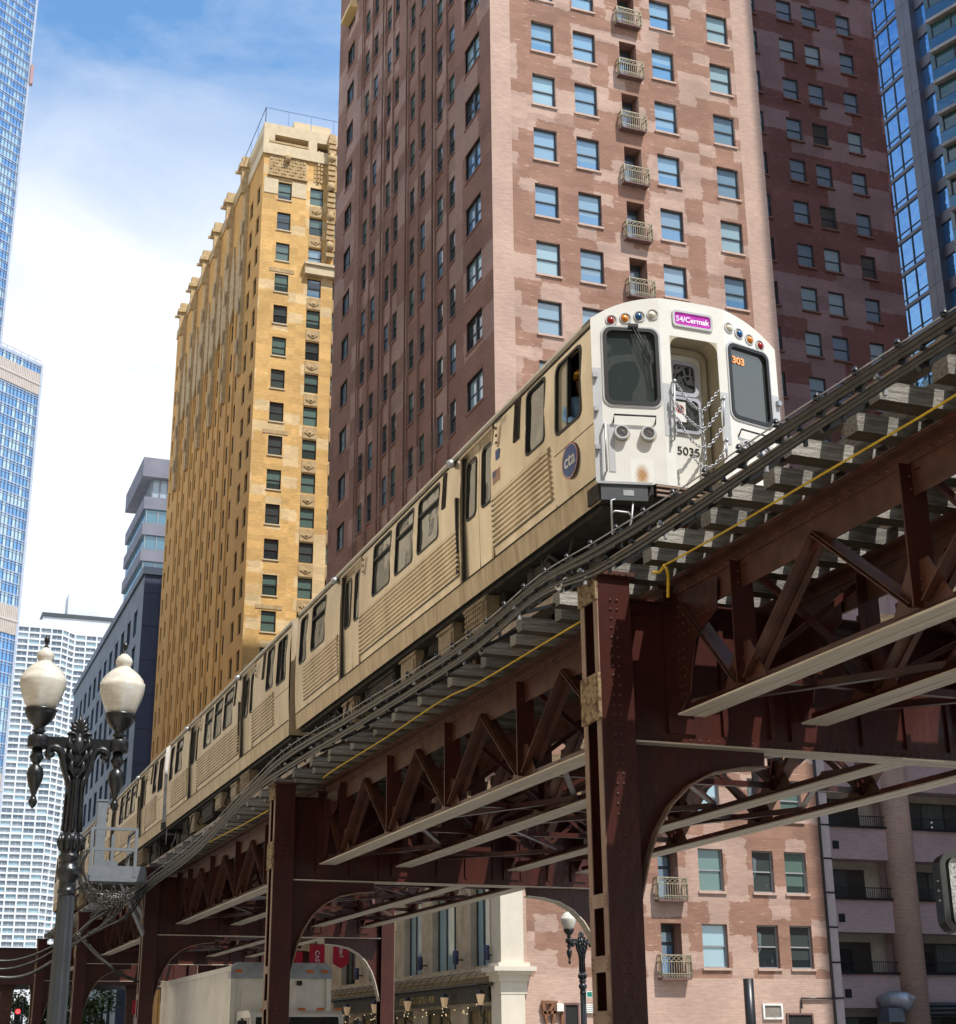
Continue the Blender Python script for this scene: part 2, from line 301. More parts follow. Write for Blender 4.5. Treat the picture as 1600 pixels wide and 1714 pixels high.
    def build(s, name, mats, parent=None, flat=False, origin=None):
        if not isinstance(mats, (list, tuple)): mats = [mats]
        o3 = Vector(origin) if origin is not None else (Vector(parent['_o']) if parent is not None and '_o' in parent else Vector((0, 0, 0)))
        me = bpy.data.meshes.new(name)
        me.from_pydata([(a - o3.x, b - o3.y, c - o3.z) for a, b, c in s.v], [], s.f)
        for m in mats: me.materials.append(m)
        me.polygons.foreach_set('material_index', s.m); me.polygons.foreach_set('use_smooth', s.s)
        ul = me.uv_layers.new(name='UVMap'); data = []
        for f, uv in zip(s.f, s.uv):
            if uv: 
                for a, b in uv: data += [a, b]
                continue
            p = [s.v[i] for i in f[:3]]
            e1 = [p[1][k] - p[0][k] for k in range(3)]; e2 = [p[2][k] - p[1][k] for k in range(3)]
            nn = (abs(e1[1] * e2[2] - e1[2] * e2[1]), abs(e1[2] * e2[0] - e1[0] * e2[2]), abs(e1[0] * e2[1] - e1[1] * e2[0]))
            k = nn.index(max(nn)); ax = ((1, 2), (0, 2), (0, 1))[k]
            for i in f: data += [s.v[i][ax[0]], s.v[i][ax[1]]]
        ul.data.foreach_set('uv', data)
        me.validate(); me.update()
        o = bpy.data.objects.new(name, me); C.objects.link(o)
        if parent is not None: o.parent = parent; o['_o'] = list(o3)
        else:
            o.location = o3; o['_o'] = list(o3)
        return o

V3 = Vector
def tag(o, label=None, cat=None, group=None, kind=None):
    if label: o['label'] = label
    if cat: o['category'] = cat
    if group: o['group'] = group
    if kind: o['kind'] = kind
    return o
def thing(name, label, cat, loc=(0, 0, 0), group=None):
    o = bpy.data.objects.new(name, None); C.objects.link(o); o.location = loc; o['_o'] = list(loc); o.empty_display_size = 0.3
    return tag(o, label, cat, group)
def kids(o): return [c for c in bpy.data.objects if c.parent == o]
def dup(o, delta=(0, 0, 0), parent=None, top=True, table=None):
    if table is None:
        table = {}
        for x in bpy.data.objects:
            if x.parent: table.setdefault(x.parent, []).append(x)
    c = o.copy(); C.objects.link(c); c.parent = parent
    if top: c.location = Vector(o.location) + Vector(delta); c['_o'] = [a + b for a, b in zip(o['_o'], delta)]
    for ch in table.get(o, []): dup(ch, parent=c, top=False, table=table)
    return c
def Fx(x): return (V3((x, 0, 0)), V3((0, 1, 0)), V3((0, 0, 1)), V3((-1, 0, 0)))   # wall facing -X, coords (y,z)
def Fxp(x): return (V3((x, 0, 0)), V3((0, 1, 0)), V3((0, 0, 1)), V3((1, 0, 0)))   # wall facing +X
def Fy(y): return (V3((0, y, 0)), V3((1, 0, 0)), V3((0, 0, 1)), V3((0, -1, 0)))   # wall facing -Y, coords (x,z)
def rrect(x0, x1, y0, y1, r, n=5):
    p = []
    for cx, cy, a in ((x1 - r, y0 + r, -90), (x1 - r, y1 - r, 0), (x0 + r, y1 - r, 90), (x0 + r, y0 + r, 180)):
        for k in range(n + 1): t = radians(a + 90 * k / n); p.append((cx + r * cos(t), cy + r * sin(t)))
    return p
def circ(cx, cy, r, n=18): return [(cx + r * cos(2 * pi * k / n), cy + r * sin(2 * pi * k / n)) for k in range(n)]
def text(name, body, F, a, b, size, mat, parent, depth=0.004, off=0.0, align='CENTER', rot=0, bold=0.0, vert=False, sx=1.0):
    cu = bpy.data.curves.new('t', 'FONT'); cu.body = body; cu.size = size; cu.align_x = align; cu.align_y = 'CENTER'; cu.extrude = depth / 2; cu.offset = bold
    cu.space_line = 0.85
    to = bpy.data.objects.new('t', cu); C.objects.link(to); dg = bpy.context.evaluated_depsgraph_get()
    me = bpy.data.meshes.new_from_object(to.evaluated_get(dg)); bpy.data.objects.remove(to)
    O, U, Vv, Nn = F; cr, sr = cos(rot), sin(rot); o3 = Vector(parent['_o']) if parent is not None else Vector((0, 0, 0))
    for v in me.vertices:
        x, y = v.co.x * sx, v.co.y; x, y = x * cr - y * sr, x * sr + y * cr
        v.co = O + U * (a + x) + Vv * (b + y) + Nn * (off + v.co.z + depth / 2) - o3
    me.name = name; me.materials.clear(); me.materials.append(mat)
    o = bpy.data.objects.new(name, me); C.objects.link(o); o.parent = parent; o['_o'] = list(o3)
    return o
# ================================================================ ground
asph = pmat('asphalt', (0.14, 0.136, 0.128), 0.9, 0, 0.15, 1.5, 0.3)
conc = pmat('pavement_concrete', (0.50, 0.475, 0.43), 0.9, 0, 0.1, 1.2, 0.2)
m = MB(); m.box(-400, 700, -200, 1100, -0.5, 0.0); tag(m.build('ground', conc), kind='structure')
m = MB(); m.face([(1.9, -150, 0.004), (20.4, -150, 0.004), (20.4, 900, 0.004), (1.9, 900, 0.004)]); m.face([(-300, 38, 0.008), (1.9, 38, 0.008), (1.9, 56, 0.008), (-300, 56, 0.008)]); m.face([(20.4, 38, 0.008), (300, 38, 0.008), (300, 56, 0.008), (20.4, 56, 0.008)])
tag(m.build('road', asph), kind='structure')
m = MB()
for x0, x1 in ((-3, 1.9), (20.4, 24.3)):
    for y0, y1 in ((-100, 38), (56, 500)): m.box(x0, x1, y0, y1, 0.0, 0.14)
tag(m.build('pavement', conc), kind='structure')
m = MB()
for y in range(-90, 300, 9): m.box(16.9, 17.05, y, y + 3, 0.008, 0.012)
tag(m.build('lane_markings', pmat('road_paint', (0.7, 0.7, 0.66), 0.7)), kind='structure')

# ================================================================ windows
glA = glassmat('window_glass_sky', (0.10, 0.24, 0.42), 0, 0.03, 2.3, 0.012, blind=(.22, .36, .48))  # blue base colour paints the reflected sky into the panes
glB = glassmat('window_glass_blind', (0.30, 0.44, 0.50), 0, 0.05, 2.1, 0.006)
glD = glassmat('window_glass_dark', (0.014, 0.024, 0.026), 0, 0.03, 2.0, 0.03, blind=(.06, .08, .075))
glG = glassmat('window_glass_green_shade', (0.03, 0.05, 0.045), 0, 0.06, 1.8, 0.01, blind=(.13, .21, .18))
frmD = pmat('dark_window_frame', (0.05, 0.06, 0.07), 0.5, 0, 0.1, 5)
frmG = pmat('grey_window_frame', (0.30, 0.31, 0.32), 0.5, 0, 0.1, 5)
frmB = pmat('bronze_window_frame', (0.04, 0.035, 0.03), 0.5, 0, 0.1, 5)

def win_mb(w, h, frame=0.06, style='hung'):
    """local: x along wall, z up, y inward(+); outer wall plane at y=0 -> window sits at y=0"""
    f = MB(); g = MB(); F = Fy(0)
    f.ob(F, 0, w, h - frame, h, -0.1, 0); f.ob(F, 0, w, 0, frame, -0.1, 0); f.ob(F, 0, frame, frame, h - frame, -0.1, 0); f.ob(F, w - frame, w, frame, h - frame, -0.1, 0)
    if style == 'hung':
        f.ob(F, frame, w - frame, h * 0.5 - 0.03, h * 0.5 + 0.03, -0.1, -0.02)
        g.face([(frame, 0.05, h * .5 + .03), (w - frame, 0.05, h * .5 + .03), (w - frame, 0.05, h - frame), (frame, 0.05, h - frame)])
        g.face([(frame, 0.085, frame), (w - frame, 0.085, frame), (w - frame, 0.085, h * .5 - .03), (frame, 0.085, h * .5 - .03)])
    elif style == 'pair':
        f.ob(F, w * .5 - .09, w * .5 + .09, frame, h - frame, -0.12, 0.02)
        for x0, x1 in ((frame, w * .5 - .09), (w * .5 + .09, w - frame)):
            f.ob(F, x0, x1, h * 0.5 - 0.03, h * 0.5 + 0.03, -0.1, -0.02)
            g.face([(x0, 0.06, frame), (x1, 0.06, frame), (x1, 0.06, h - frame), (x0, 0.06, h - frame)])
    elif style == 'slide':
        for t in (0.33, 0.66): f.ob(F, w * t - .04, w * t + .04, frame, h - frame, -0.1, -0.01)
        g.face([(frame, 0.06, frame), (w - frame, 0.06, frame), (w - frame, 0.06, h - frame), (frame, 0.06, h - frame)])
    else:
        g.face([(frame, 0.06, frame), (w - frame, 0.06, frame), (w - frame, 0.06, h - frame), (frame, 0.06, h - frame)])
    return f, g
WM = {}
def wmeshes(w, h, style, fm, gm, sill, sm):
    k = (round(w, 2), round(h, 2), style, fm.name, gm.name, sill, sm.name if sm else '')
    if k not in WM:
        f, g = win_mb(w, h, style=style)
        a = f.build('window', fm); b = g.build('pane', gm); c = None
        if sill:
            s = MB(); s.box(-0.07, w + 0.07, -0.32, 0.02, -0.11, -0.001); c = s.build('sill', sm); 
        WM[k] = tuple(o.data if o else None for o in (a, b, c))
        for o in (a, b, c):
            if o: bpy.data.objects.remove(o)
    return WM[k]
def area(F, w):
    O, U, V, Nn = F; q = [proj(O + U * a + V * b) for a, b in ((w[0], w[2]), (w[1], w[2]), (w[1], w[3]), (w[0], w[3]))]
    if any(p is None for p in q): return 0
    if all(p[0] < -5 or p[0] > 1605 for p in q) or all(p[1] < -5 or p[1] > 1719 for p in q): return 0
    return abs(sum(q[i][0] * q[(i + 1) % 4][1] - q[(i + 1) % 4][0] * q[i][1] for i in range(4))) / 2
def put_windows(T, wins, limit=100, subs=True):
    """wins: (F, (u0,u1,z0,z1), style, framemat, glassmat, sill, sillmat, recess)"""
    sc = sorted(((area(w[0], w[1]), i) for i, w in enumerate(wins)), reverse=True)
    ind = {i for a, i in sc[:limit] if a > 3}
    rf = {}
    T3 = Vector(T['_o'])
    for i, (F, r, style, fm, gm, sill, sm, rec) in enumerate(wins):
        O, U, V, Nn = F; w, h = r[1] - r[0], r[3] - r[2]
        f, g, s = wmeshes(w, h, style, fm, gm, sill, sm)
        base = O + U * r[0] + V * r[2] - Nn * rec
        X = U
        M = Matrix((X, -Nn, V)).transposed().to_4x4(); M.translation = base - T3
        if i in ind:
            o = bpy.data.objects.new('window', f); C.objects.link(o); o.parent = T; o.matrix_local = M
            p = bpy.data.objects.new('pane', g); C.objects.link(p); p.parent = o
            if s:
                q = bpy.data.objects.new('sill', s); C.objects.link(q); q.parent = o; q.matrix_local = Matrix.Translation((0, -rec + 0.24, 0)) if rec < 0.2 else Matrix.Identity(4)
        else:
            for me in (f, g, s):
                if me is None: continue
                mat = me.materials[0]
                mb = rf.setdefault('all', [MB(), []])
                if mat not in mb[1]: mb[1].append(mat)
                mi = mb[1].index(mat)
                vs = [M @ v.co for v in me.vertices]
                if Matrix((X, -Nn, V)).determinant() < 0: mb[0].mesh(vs, [tuple(reversed(p.vertices)) for p in me.polygons], mi)
                else: mb[0].mesh(vs, [tuple(p.vertices) for p in me.polygons], mi)
    for k, (mb, mats) in rf.items():
        o = mb.build('window', mats, T, origin=(0, 0, 0)); o['kind'] = 'stuff'

# ================================================================ pink brick tower
pk_red = (0.345, 0.195, 0.142); pk_light = (0.50, 0.345, 0.28)
brickP = brickmat('pink_painted_brick', pk_red, (0.33, 0.18, 0.13), (0.26, 0.16, 0.12), pk_light, 0.56, cell=(1.05, .72))
brickL = brickmat('light_pink_brick', pk_light, (0.56, 0.39, 0.32), (0.42, 0.30, 0.25))
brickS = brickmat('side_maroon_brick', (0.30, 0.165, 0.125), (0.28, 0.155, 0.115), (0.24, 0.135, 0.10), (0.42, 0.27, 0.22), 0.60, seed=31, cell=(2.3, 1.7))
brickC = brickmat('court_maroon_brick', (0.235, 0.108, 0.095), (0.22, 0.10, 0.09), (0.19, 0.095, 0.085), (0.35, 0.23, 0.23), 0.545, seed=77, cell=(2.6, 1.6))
pinkstone = pmat('pink_sill_stone', (0.52, 0.37, 0.30), 0.8, 0, 0.06, 4)
limes = pmat('warm_limestone', (0.54, 0.44, 0.32), 0.85, 0, 0.1, 1.2, 0.2, col2=(0.36, 0.29, 0.2))
cream = pmat('cream_painted_stone', (0.66, 0.60, 0.50), 0.7, 0, 0.04, 1.5)
goldm = pmat('yellow_terracotta', (0.75, 0.55, 0.25), 0.6, 0, 0.05, 3)
PX, PY, PXR, PY2, PB = 24.4, 61.0, 40.35, 90.7, 76.0
PT = 78.0
T = thing('apartment_tower', 'tall pink and maroon brick apartment tower behind the train, patched paint on its sunlit front', 'building', (PX, PY, 0))
rows = [52.61 + 3.28 * k - 1.86 for k in range(-14, 9)]          # window sill heights, 1.86 m windows
wins = []
Ff = Fy(PY); Fs = Fx(PX); Fc = Fy(PB)
holesF = []; bal = []
for i, z in enumerate(rows):
    t = z + 1.86
    g = glA if random.random() < 0.75 else glB
    low = z < 12
    cols = [(26.72, 28.01), (29.12, 30.41), (33.8, 35.12)]
    if low: cols = [(29.12, 30.41), (33.88, 35.15), (36.65, 37.75), (38.35, 39.5)] if z > 4.4 else [(29.12, 30.41)]
    elif z < 21: cols = [(26.72, 28.01), (29.12, 30.41), (33.88, 35.15), (36.65, 37.75), (38.35, 39.5)]
    else: cols.append((37.35, 38.66))
    for c in cols:
        r = (c[0], c[1], z, t); holesF.append(r)
        g = (random.choice([glA, glA, glA, glB]) if z > 21 else random.choice([glD, glG, glG, glB]))
        wins.append((Ff, r, 'hung', frmD if z > 21 else frmG, g, True, pinkstone, 0.16))
    if z > 4:
        r = (31.85, 32.85, t - 2.3, t); holesF.append((31.85, 32.85, t - 2.3, t)); bal.append((t, r))
def mfront(u, z):
    if u < 25.5 or u > 38.95 and z > 21 or z < 4.4: return 1
    return 0
m = MB(); m.grid(Ff, PX, PXR, 0, PT, holesF, 0.28, 0, mfront, cuts=(25.5, 38.95))
m.grid(Ff, 31.85, 32.85, 0, PT, [], 0, 0) if False else None
m.build('front_wall', [brickP, brickL], T)
# balcony doors
for t, r in bal:
    p = proj((32.3, PY, t))
    if p is None or p[1] < -60: continue
    d = MB(); F = Fy(PY + 0.75)
    d.ob(F, r[0], r[1], r[3] - 2.3, r[3], -0.06, 0, 0)
    d.ob(F, r[0] + 0.12, r[1] - 0.12, r[3] - 0.75, r[3] - 0.35, 0, 0.015, 1); d.ob(F, r[0] + 0.12, r[1] - 0.12, r[3] - 2.1, r[3] - 0.9, 0, 0.015, 1)
    d.face([(r[0], PY + .28, r[2]), (r[1], PY + .28, r[2]), (r[1], PY + .75, r[2]), (r[0], PY + .75, r[2])], 2)
    d.face([(r[0], PY + .28, r[3]), (r[0], PY + .75, r[3]), (r[1], PY + .75, r[3]), (r[1], PY + .28, r[3])], 2)
    d.face([(r[0], PY + .28, r[2]), (r[0], PY + .75, r[2]), (r[0], PY + .75, r[3]), (r[0], PY + .28, r[3])], 2)
    d.face([(r[1], PY + .28, r[2]), (r[1], PY + .28, r[3]), (r[1], PY + .75, r[3]), (r[1], PY + .75, r[2])], 2)
    d.build('door', [frmD, glA, brickS], T)
ironwork = pmat('weathered_balcony_iron', (0.42, 0.38, 0.27), 0.6, 0.2, 0.15, 8, 0, col2=(0.25, 0.2, 0.13))
slab = pmat('dark_balcony_slab', (0.16, 0.09, 0.08), 0.8)
bmesh0 = None
for t, r in bal:
    p = proj((32.3, PY, t - 2))
    if p is None or p[1] < -60: continue
    if bmesh0 is None:
        b = MB(); F = Fy(0)
        w0, w1 = -0.24, 1.20; b.box(w0, w1, -0.38, -0.003, -0.09, 0, 1)
        for zz, hh in ((0.93, 0.05), (0.66, 0.03), (0.16, 0.03)):
            b.bar((w0, -.38, zz), (w1, -.38, zz), .04, hh); b.bar((w0, -.38, zz), (w0, 0, zz), .04, hh); b.bar((w1, -.38, zz), (w1, 0, zz), .04, hh)
        for k in range(13):
            x = w0 + (w1 - w0) * k / 12; b.bar((x, -.38, 0), (x, -.38, 0.66), .022 if k % 12 else .05, .022 if k % 12 else .05, (0, 1, 0))
        for x in (w0, w1):
            b.bar((x, -.38, 0), (x, -.38, 0.95), .05, .05, (0, 1, 0))
            for k in range(1, 4): b.bar((x, -.095 * k, 0), (x, -.095 * k, 0.93), .025, .025, (0, 1, 0))
        n = 6
        for k in range(n):
            xa = w0 + (w1 - w0) * k / n; xb = w0 + (w1 - w0) * (k + 1) / n
            b.bar((xa, -.38, .68), (xb, -.38, .9), .02, .02, (0, 1, 0)); b.bar((xb, -.38, .68), (xa, -.38, .9), .02, .02, (0, 1, 0))
        for k in range(12):
            xa = w0 + (w1 - w0) * k / 12; b.bar((xa, -.38, .02), (xa + .13, -.38, .15), .015, .015, (0, 1, 0))
        bo = b.build('balcony', [ironwork, slab], T, origin=(0, 0, 0)); bmesh0 = bo.data; bo.location = (r[0] - PX, 0, r[2])
    else:
        bo = bpy.data.objects.new('balcony', bmesh0); C.objects.link(bo); bo.parent = T; bo.location = (r[0] - PX, 0, r[2])
# side wall facing the street
strips = [(83.1, 84.2), (81.1, 82.15), (78.2, 79.2), (76.5, 77.5), (73.35, 74.35), (71.45, 72.4), (68.45, 69.5), (66.5, 67.5)]
wide = [(62.6, 64.8), (86.8, 88.5)]
zb = 10.5
hs = [(a - .1, b + .1, zb, PT - 2) for a, b in strips]
for a in (84.55, 79.75, 74.75, 69.95): hs.append((a, a + 0.3, zb, PT - 2))
hw = []
side_rows = [z for z in rows if z > 11]
for z in side_rows:
    for a, b in wide:
        hw.append((a, b, z + .15, z + 1.86)); wins.append((Fs, (a, b, z + .15, z + 1.86), 'pair', frmD, random.choice([glD, glA, glB]), False, None, 0.14))
def mside(u, z): return 1 if u < 62.2 and random.random() < 0.35 else 0
m = MB(); m.grid(Fs, PY, PY2, zb, PT, [h for h in hs if h[1]-h[0] > .5], 0.08, 0) if False else None
m.grid(Fs, PY, PY2, zb, PT, hs + hw, 0.07, 0, cuts=())
for a, b in strips:
    F2 = Fx(PX + 0.07); hh = []
    for z in side_rows:
        if z + 1.86 < PT - 2: hh.append((a, b, z, z + 1.86)); wins.append((F2, (a, b, z, z + 1.86), 'hung', frmD, random.choice([glD, glD, glD, glG, glA]), False, None, 0.05))
    m.grid(F2, a - .1, b + .1, zb, PT - 2, hh, 0.14, 0)
    m.box(PX - .05, PX + .001, b + .1, b + .24, zb, PT - 2, 1)
    for z in rows[4:]: m.box(PX + .0, PX + .072, a - .02, b + .02, z - .09, z - .002, 2)
for a in (84.55, 79.75, 74.75, 69.95): m.box(PX + .3, PX + .32, a, a + .3, zb, PT, 3); m.face([(PX + .07, a, zb), (PX + .07, a, PT), (PX + .3, a, PT), (PX + .3, a, zb)], 3); m.face([(PX + .07, a + .3, zb), (PX + .3, a + .3, zb), (PX + .3, a + .3, PT), (PX + .07, a + .3, PT)], 3)
for z in rows[4:]:
    for a, b in wide: m.box(PX - .05, PX + .07, a - .06, b + .06, z + .05, z + .148, 2)
m.build('side_wall', [brickS, brickS, pmat('maroon_sill', (0.25, 0.13, 0.1), .8), pmat('shaded_groove', (.05, .025, .02), .9)], T)  # groove lining coloured dark for the shade inside it
# court wall, further back in the shade
hc = []
cc = [(41.2, 42.3), (45.85 + .6, 47.9 + .0), (50.2, 51.75), (56.5, 58.0)]
def cx(u, v): return ony(u, v, PB).x
cc = [(cx(1262, 100), cx(1270, 100)), (cx(1306, 95), cx(1331, 95)), (cx(1348, 95), cx(1373, 95)), (cx(1406, 105), cx(1429, 105))]
for z in rows:
    if z < 16: continue
    for a, b in cc:
        r = (a, b, z - .2, z + 1.6); hc.append(r); wins.append((Fc, r, 'hung', frmD, random.choice([glD, glA, glA, glB, glB]), True, pmat('maroon_sill', (0.25, 0.13, 0.1), .8), 0.14))
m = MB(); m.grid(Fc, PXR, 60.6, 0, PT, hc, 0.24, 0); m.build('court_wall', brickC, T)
m = MB(); m.face([(PXR, PY, 0), (PXR, PB, 0), (PXR, PB, PT), (PXR, PY, PT)]); m.face([(60.6, PB, 0), (60.6, PY2, 0), (60.6, PY2, PT), (60.6, PB, PT)]); m.face([(60.6, PY2, 0), (PX, PY2, 0), (PX, PY2, PT), (60.6, PY2, PT)])
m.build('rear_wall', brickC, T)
m = MB(); m.box(PX - .4, PXR, PY - .4, PB, PT, PT + 1.2); m.box(PX - .4, 60.8, PB, PY2 + .3, PT, PT + 1.2); m.build('roof', pinkstone, T)
# yellow terracotta window hoods high on the side wall
for y0, y1, z in ((86.3, 88.6, 71.3), (80.6, 84.6, 75.6)):
    m = MB()
    for k in range(4): m.box(PX - .55 + .1 * k, PX + .1, y0 + .1 * k, y1 - .1 * k, z + .28 * k - (0.003 * k), z + .28 * (k + 1))
    m.build('window_hood', goldm, T)
# stone base on the street side
hb = []
for a, b in ((62.4, 64.8), (66.6, 69.9), (71.4, 74.1), (77.2, 80.0), (82.6, 85.3)):
    hb.append((a, b, 4.92, 8.4)); r = (a, b, 4.92, 8.4)
    wins.append((Fs, r, 'slide', frmB, random.choice([glD, glB]), False, None, 0.3))
doors = [(61.9, 65.2), (67.4, 70.6), (72.7, 75.8), (78.2, 81.2), (83.6, 86.6)]
for a, b in doors: hb.append((a, b, 0.1, 3.3))
m = MB(); m.grid(Fs, PY + .95, PY2, 0, zb, hb, 0.4); m.build('stone_base', limes, T)
m = MB(); m.box(PX - .12, PX + .9, PY - .12, PY + .95, 4.95, zb + .2); m.box(PX - .14, PX + .92, PY - .14, PY + .97, 0, 3.7); m.build('corner_pier', cream, T)
m = MB()
for k, (dx, z0, z1) in enumerate(((0.10, 4.2, 4.45), (0.28, 4.45, 4.6), (0.45, 4.6, 4.78), (0.2, 4.78, 4.92))): 
    m.box(PX - dx, PX + .1, PY + .952, PY2, z0, z1 - .002)
m.build('cornice', limes, T)
m = MB()
for k, (dx, z0, z1) in enumerate(((0.16, 3.7, 4.2), (0.25, 4.2, 4.45), (0.40, 4.45, 4.6), (0.6, 4.6, 4.78), (0.3, 4.78, 4.95))): m.box(PX - dx, PX + .92 + dx * .6, PY - dx, PY + .95, z0, z1 - .002)
m.build('pier_capital', cream, T)
brz = pmat('bronze_spandrel', (0.10, 0.085, 0.06), .6, .1, .2, 5)
m = MB()
for a, b in ((62.4, 64.8), (66.6, 69.9), (71.4, 74.1), (77.2, 80.0), (82.6, 85.3)):
    m.box(PX + .05, PX + .2, a, b, 8.402, 10.2)
    for k in range(8): y = a + (b - a) * (k + .5) / 8; m.box(PX, PX + .05, y - .05, y + .05, 8.5, 10.1)
m.build('spandrel', brz, T)
signb = pmat('black_sign_band', (0.025, 0.022, 0.018), .5, 0, .2, 4)
boards = pmat('varnished_boards', (0.30, 0.21, 0.09), .6, 0, .2, 3, .2, col2=(0.10, 0.07, 0.03), streak=(1, 6, .6), thr=(0.42, 0.55))
for a, b in doors:
    m = MB(); m.box(PX + .15, PX + .25, a, b, .1, 3.3, 0)
    m.box(PX + .05, PX + .15, a, a + .12, .1, 3.3, 1); m.box(PX + .05, PX + .15, b - .12, b, .1, 3.3, 1); m.box(PX + .05, PX + .15, (a + b) / 2 - .08, (a + b) / 2 + .08, .1, 3.3, 1); m.box(PX + .06, PX + .149, a + .12, b - .12, 3.1, 3.3, 1)
    m.build('shopfront', [boards, brz], T)
put_windows(T, wins)
TOWER = T
# sign band, awning frame, banners
T = thing('shop_fascia', 'black shop fascia with gold lettering along the stone base of the pink tower', 'sign', (PX, 61.0, 3.4))
m = MB(); m.box(PX - .22, PX - .16, 62.1, 86, 3.42, 4.1); m.box(PX - .159, PX - .01, 62.2, 85.9, 3.45, 4.05); m.build('board', signb, T)
Ft = (V3((PX - .22, 0, 0)), V3((0, -1, 0)), V3((0, 0, 1)), V3((-1, 0, 0)))
text('lettering', 'ELEPHANT & CASTLE • PUB', Ft, -71.5, 3.72, .42, pmat('gilt', (.55, .42, .18), .4, .5), T, .02, 0.0)
T = thing('awning_frame', 'bare black awning frame of hooped rods above the shop fascia', 'awning frame', (PX, 61, 4))
m = MB()
for k in range(24):
    y = 62 + k * 1.02; m.tube([(PX - .2, y, 4.75), (PX - .75, y, 4.6), (PX - 1.05, y, 4.12), (PX - .25, y, 4.1)], .02, 4)
m.bar((PX - 1.05, 61.6, 4.12), (PX - 1.05, 86, 4.12), .06, .1); m.bar((PX - .25, 61.6, 4.13), (PX - .25, 86, 4.13), .06, .16)
m.build('frame', black, T)
red = pmat('red_banner_cloth', (0.42, 0.012, 0.03), .8, 0, .1, 3); whitep = pmat('white_lettering', (.8, .8, .78), .6)
def banner(y, z0, z1, body, lab):
    T = thing('banner', lab, 'banner', (PX - 1.2, y, z1), 'red banners on the stone base')
    F = Fy(y); x0, x1 = PX - 1.15, PX - .25
    m = MB(); m.prism(F, [(x0, z0 + .25), ((x0 + x1) / 2, z0), (x1, z0 + .25), (x1, z1), (x0, z1)], -.02, .02); m.build('cloth', red, T)
    m = MB(); m.bar((x0, y, z1 + .03), (PX, y, z1 + .03), .04, .04); m.build('bracket', black, T)
    text('lettering', body, F, (x0 + x1) / 2, (z0 + z1) / 2 + .1, .34, whitep, T, .01, .022, rot=-pi / 2)
banner(83.0, 5.75, 7.5, 'eater!', 'red swallow-tail banner with white letters, the nearer of the two complete ones')
banner(88.0, 5.3, 7.3, 'CASTLE', 'red banner reading CASTLE half hidden by the box truck')
banner(93.0, 5.2, 7.2, '', 'farthest red banner, only its top showing over the box truck')
for k, y in enumerate((62.0, 65.8, 70.7, 75.8, 81.2)):
    T = thing('wall_light', ['navy wall light nearest the cream corner pier', 'navy wall light second from the cream corner pier', 'navy wall light third from the cream corner pier', 'navy wall light fourth from the cream corner pier', 'navy wall light farthest from the cream corner pier'][k], 'wall light', (PX - .3, y, 5.3), 'cylindrical wall lights on the stone piers')
    m = MB(); m.lathe((PX - .33, y, 5.1), [(.12, 0), (.14, .05), (.14, .55), (.11, .6)], 10); m.build('shade', pmat('navy_enamel', (.03, .04, .09), .4), T)
    m = MB(); m.bar((PX - .33, y, 5.3), (PX, y, 5.3), .06, .06); m.build('arm', black, T)
lant = pmat('lantern_glass', (.8, .6, .4), .4, 0, .05, 3, emit=((1, .62, .32), .15))
for k, y in enumerate((62.3, 66.8, 72.0, 77.3, 82.3)):
    T = thing('wall_lantern', ['nearest lit wall lantern by the cream pier', 'second lit wall lantern from the cream pier', 'third lit wall lantern from the cream pier', 'fourth lit wall lantern from the cream pier', 'farthest lit wall lantern from the cream pier'][k], 'lantern', (PX - .45, y, 3.4), 'wall lanterns along the shopfront')
    m = MB(); m.lathe((PX - .5, y, 3.3), [(.1, 0), (.2, .42), (.2, .44)], 6, sm=False); m.build('glass', lant, T)
    m = MB(); m.lathe((PX - .5, y, 3.745), [(.24, 0), (.1, .12), (.02, .2)], 6, sm=False); m.build('cap', black, T); m = MB(); m.lathe((PX - .5, y, 3.2), [(.03, 0), (.11, .098)], 6); m.tube([(PX - .5, y, 3.2), (PX - .5, y, 2.9), (PX - .25, y, 2.75), (PX - .2, y, 2.6)], .03, 5); m.build('bracket', black, T)
T = thing('string_lights', 'string of tiny warm bulbs hung across the shopfront', 'string lights', (PX - .9, 70, 3.4))
m = MB(); w = MB(); pts = []
for k in range(60):
    y = 62 + k * .38; z = 3.35 - .35 * abs(sin(k * .38)); pts.append((PX - .8 - .3 * sin(k * .9), y, z))
w.tube(pts, .008, 4)
for p in pts: m.lathe((p[0], p[1], p[2] - .06), [(.005, 0), (.035, .03), (.005, .06)], 6)
w.build('wire', black, T); m.build('bulbs', pmat('bulb', (1, .8, .5), .4, emit=((1, .75, .4), .6)), T)
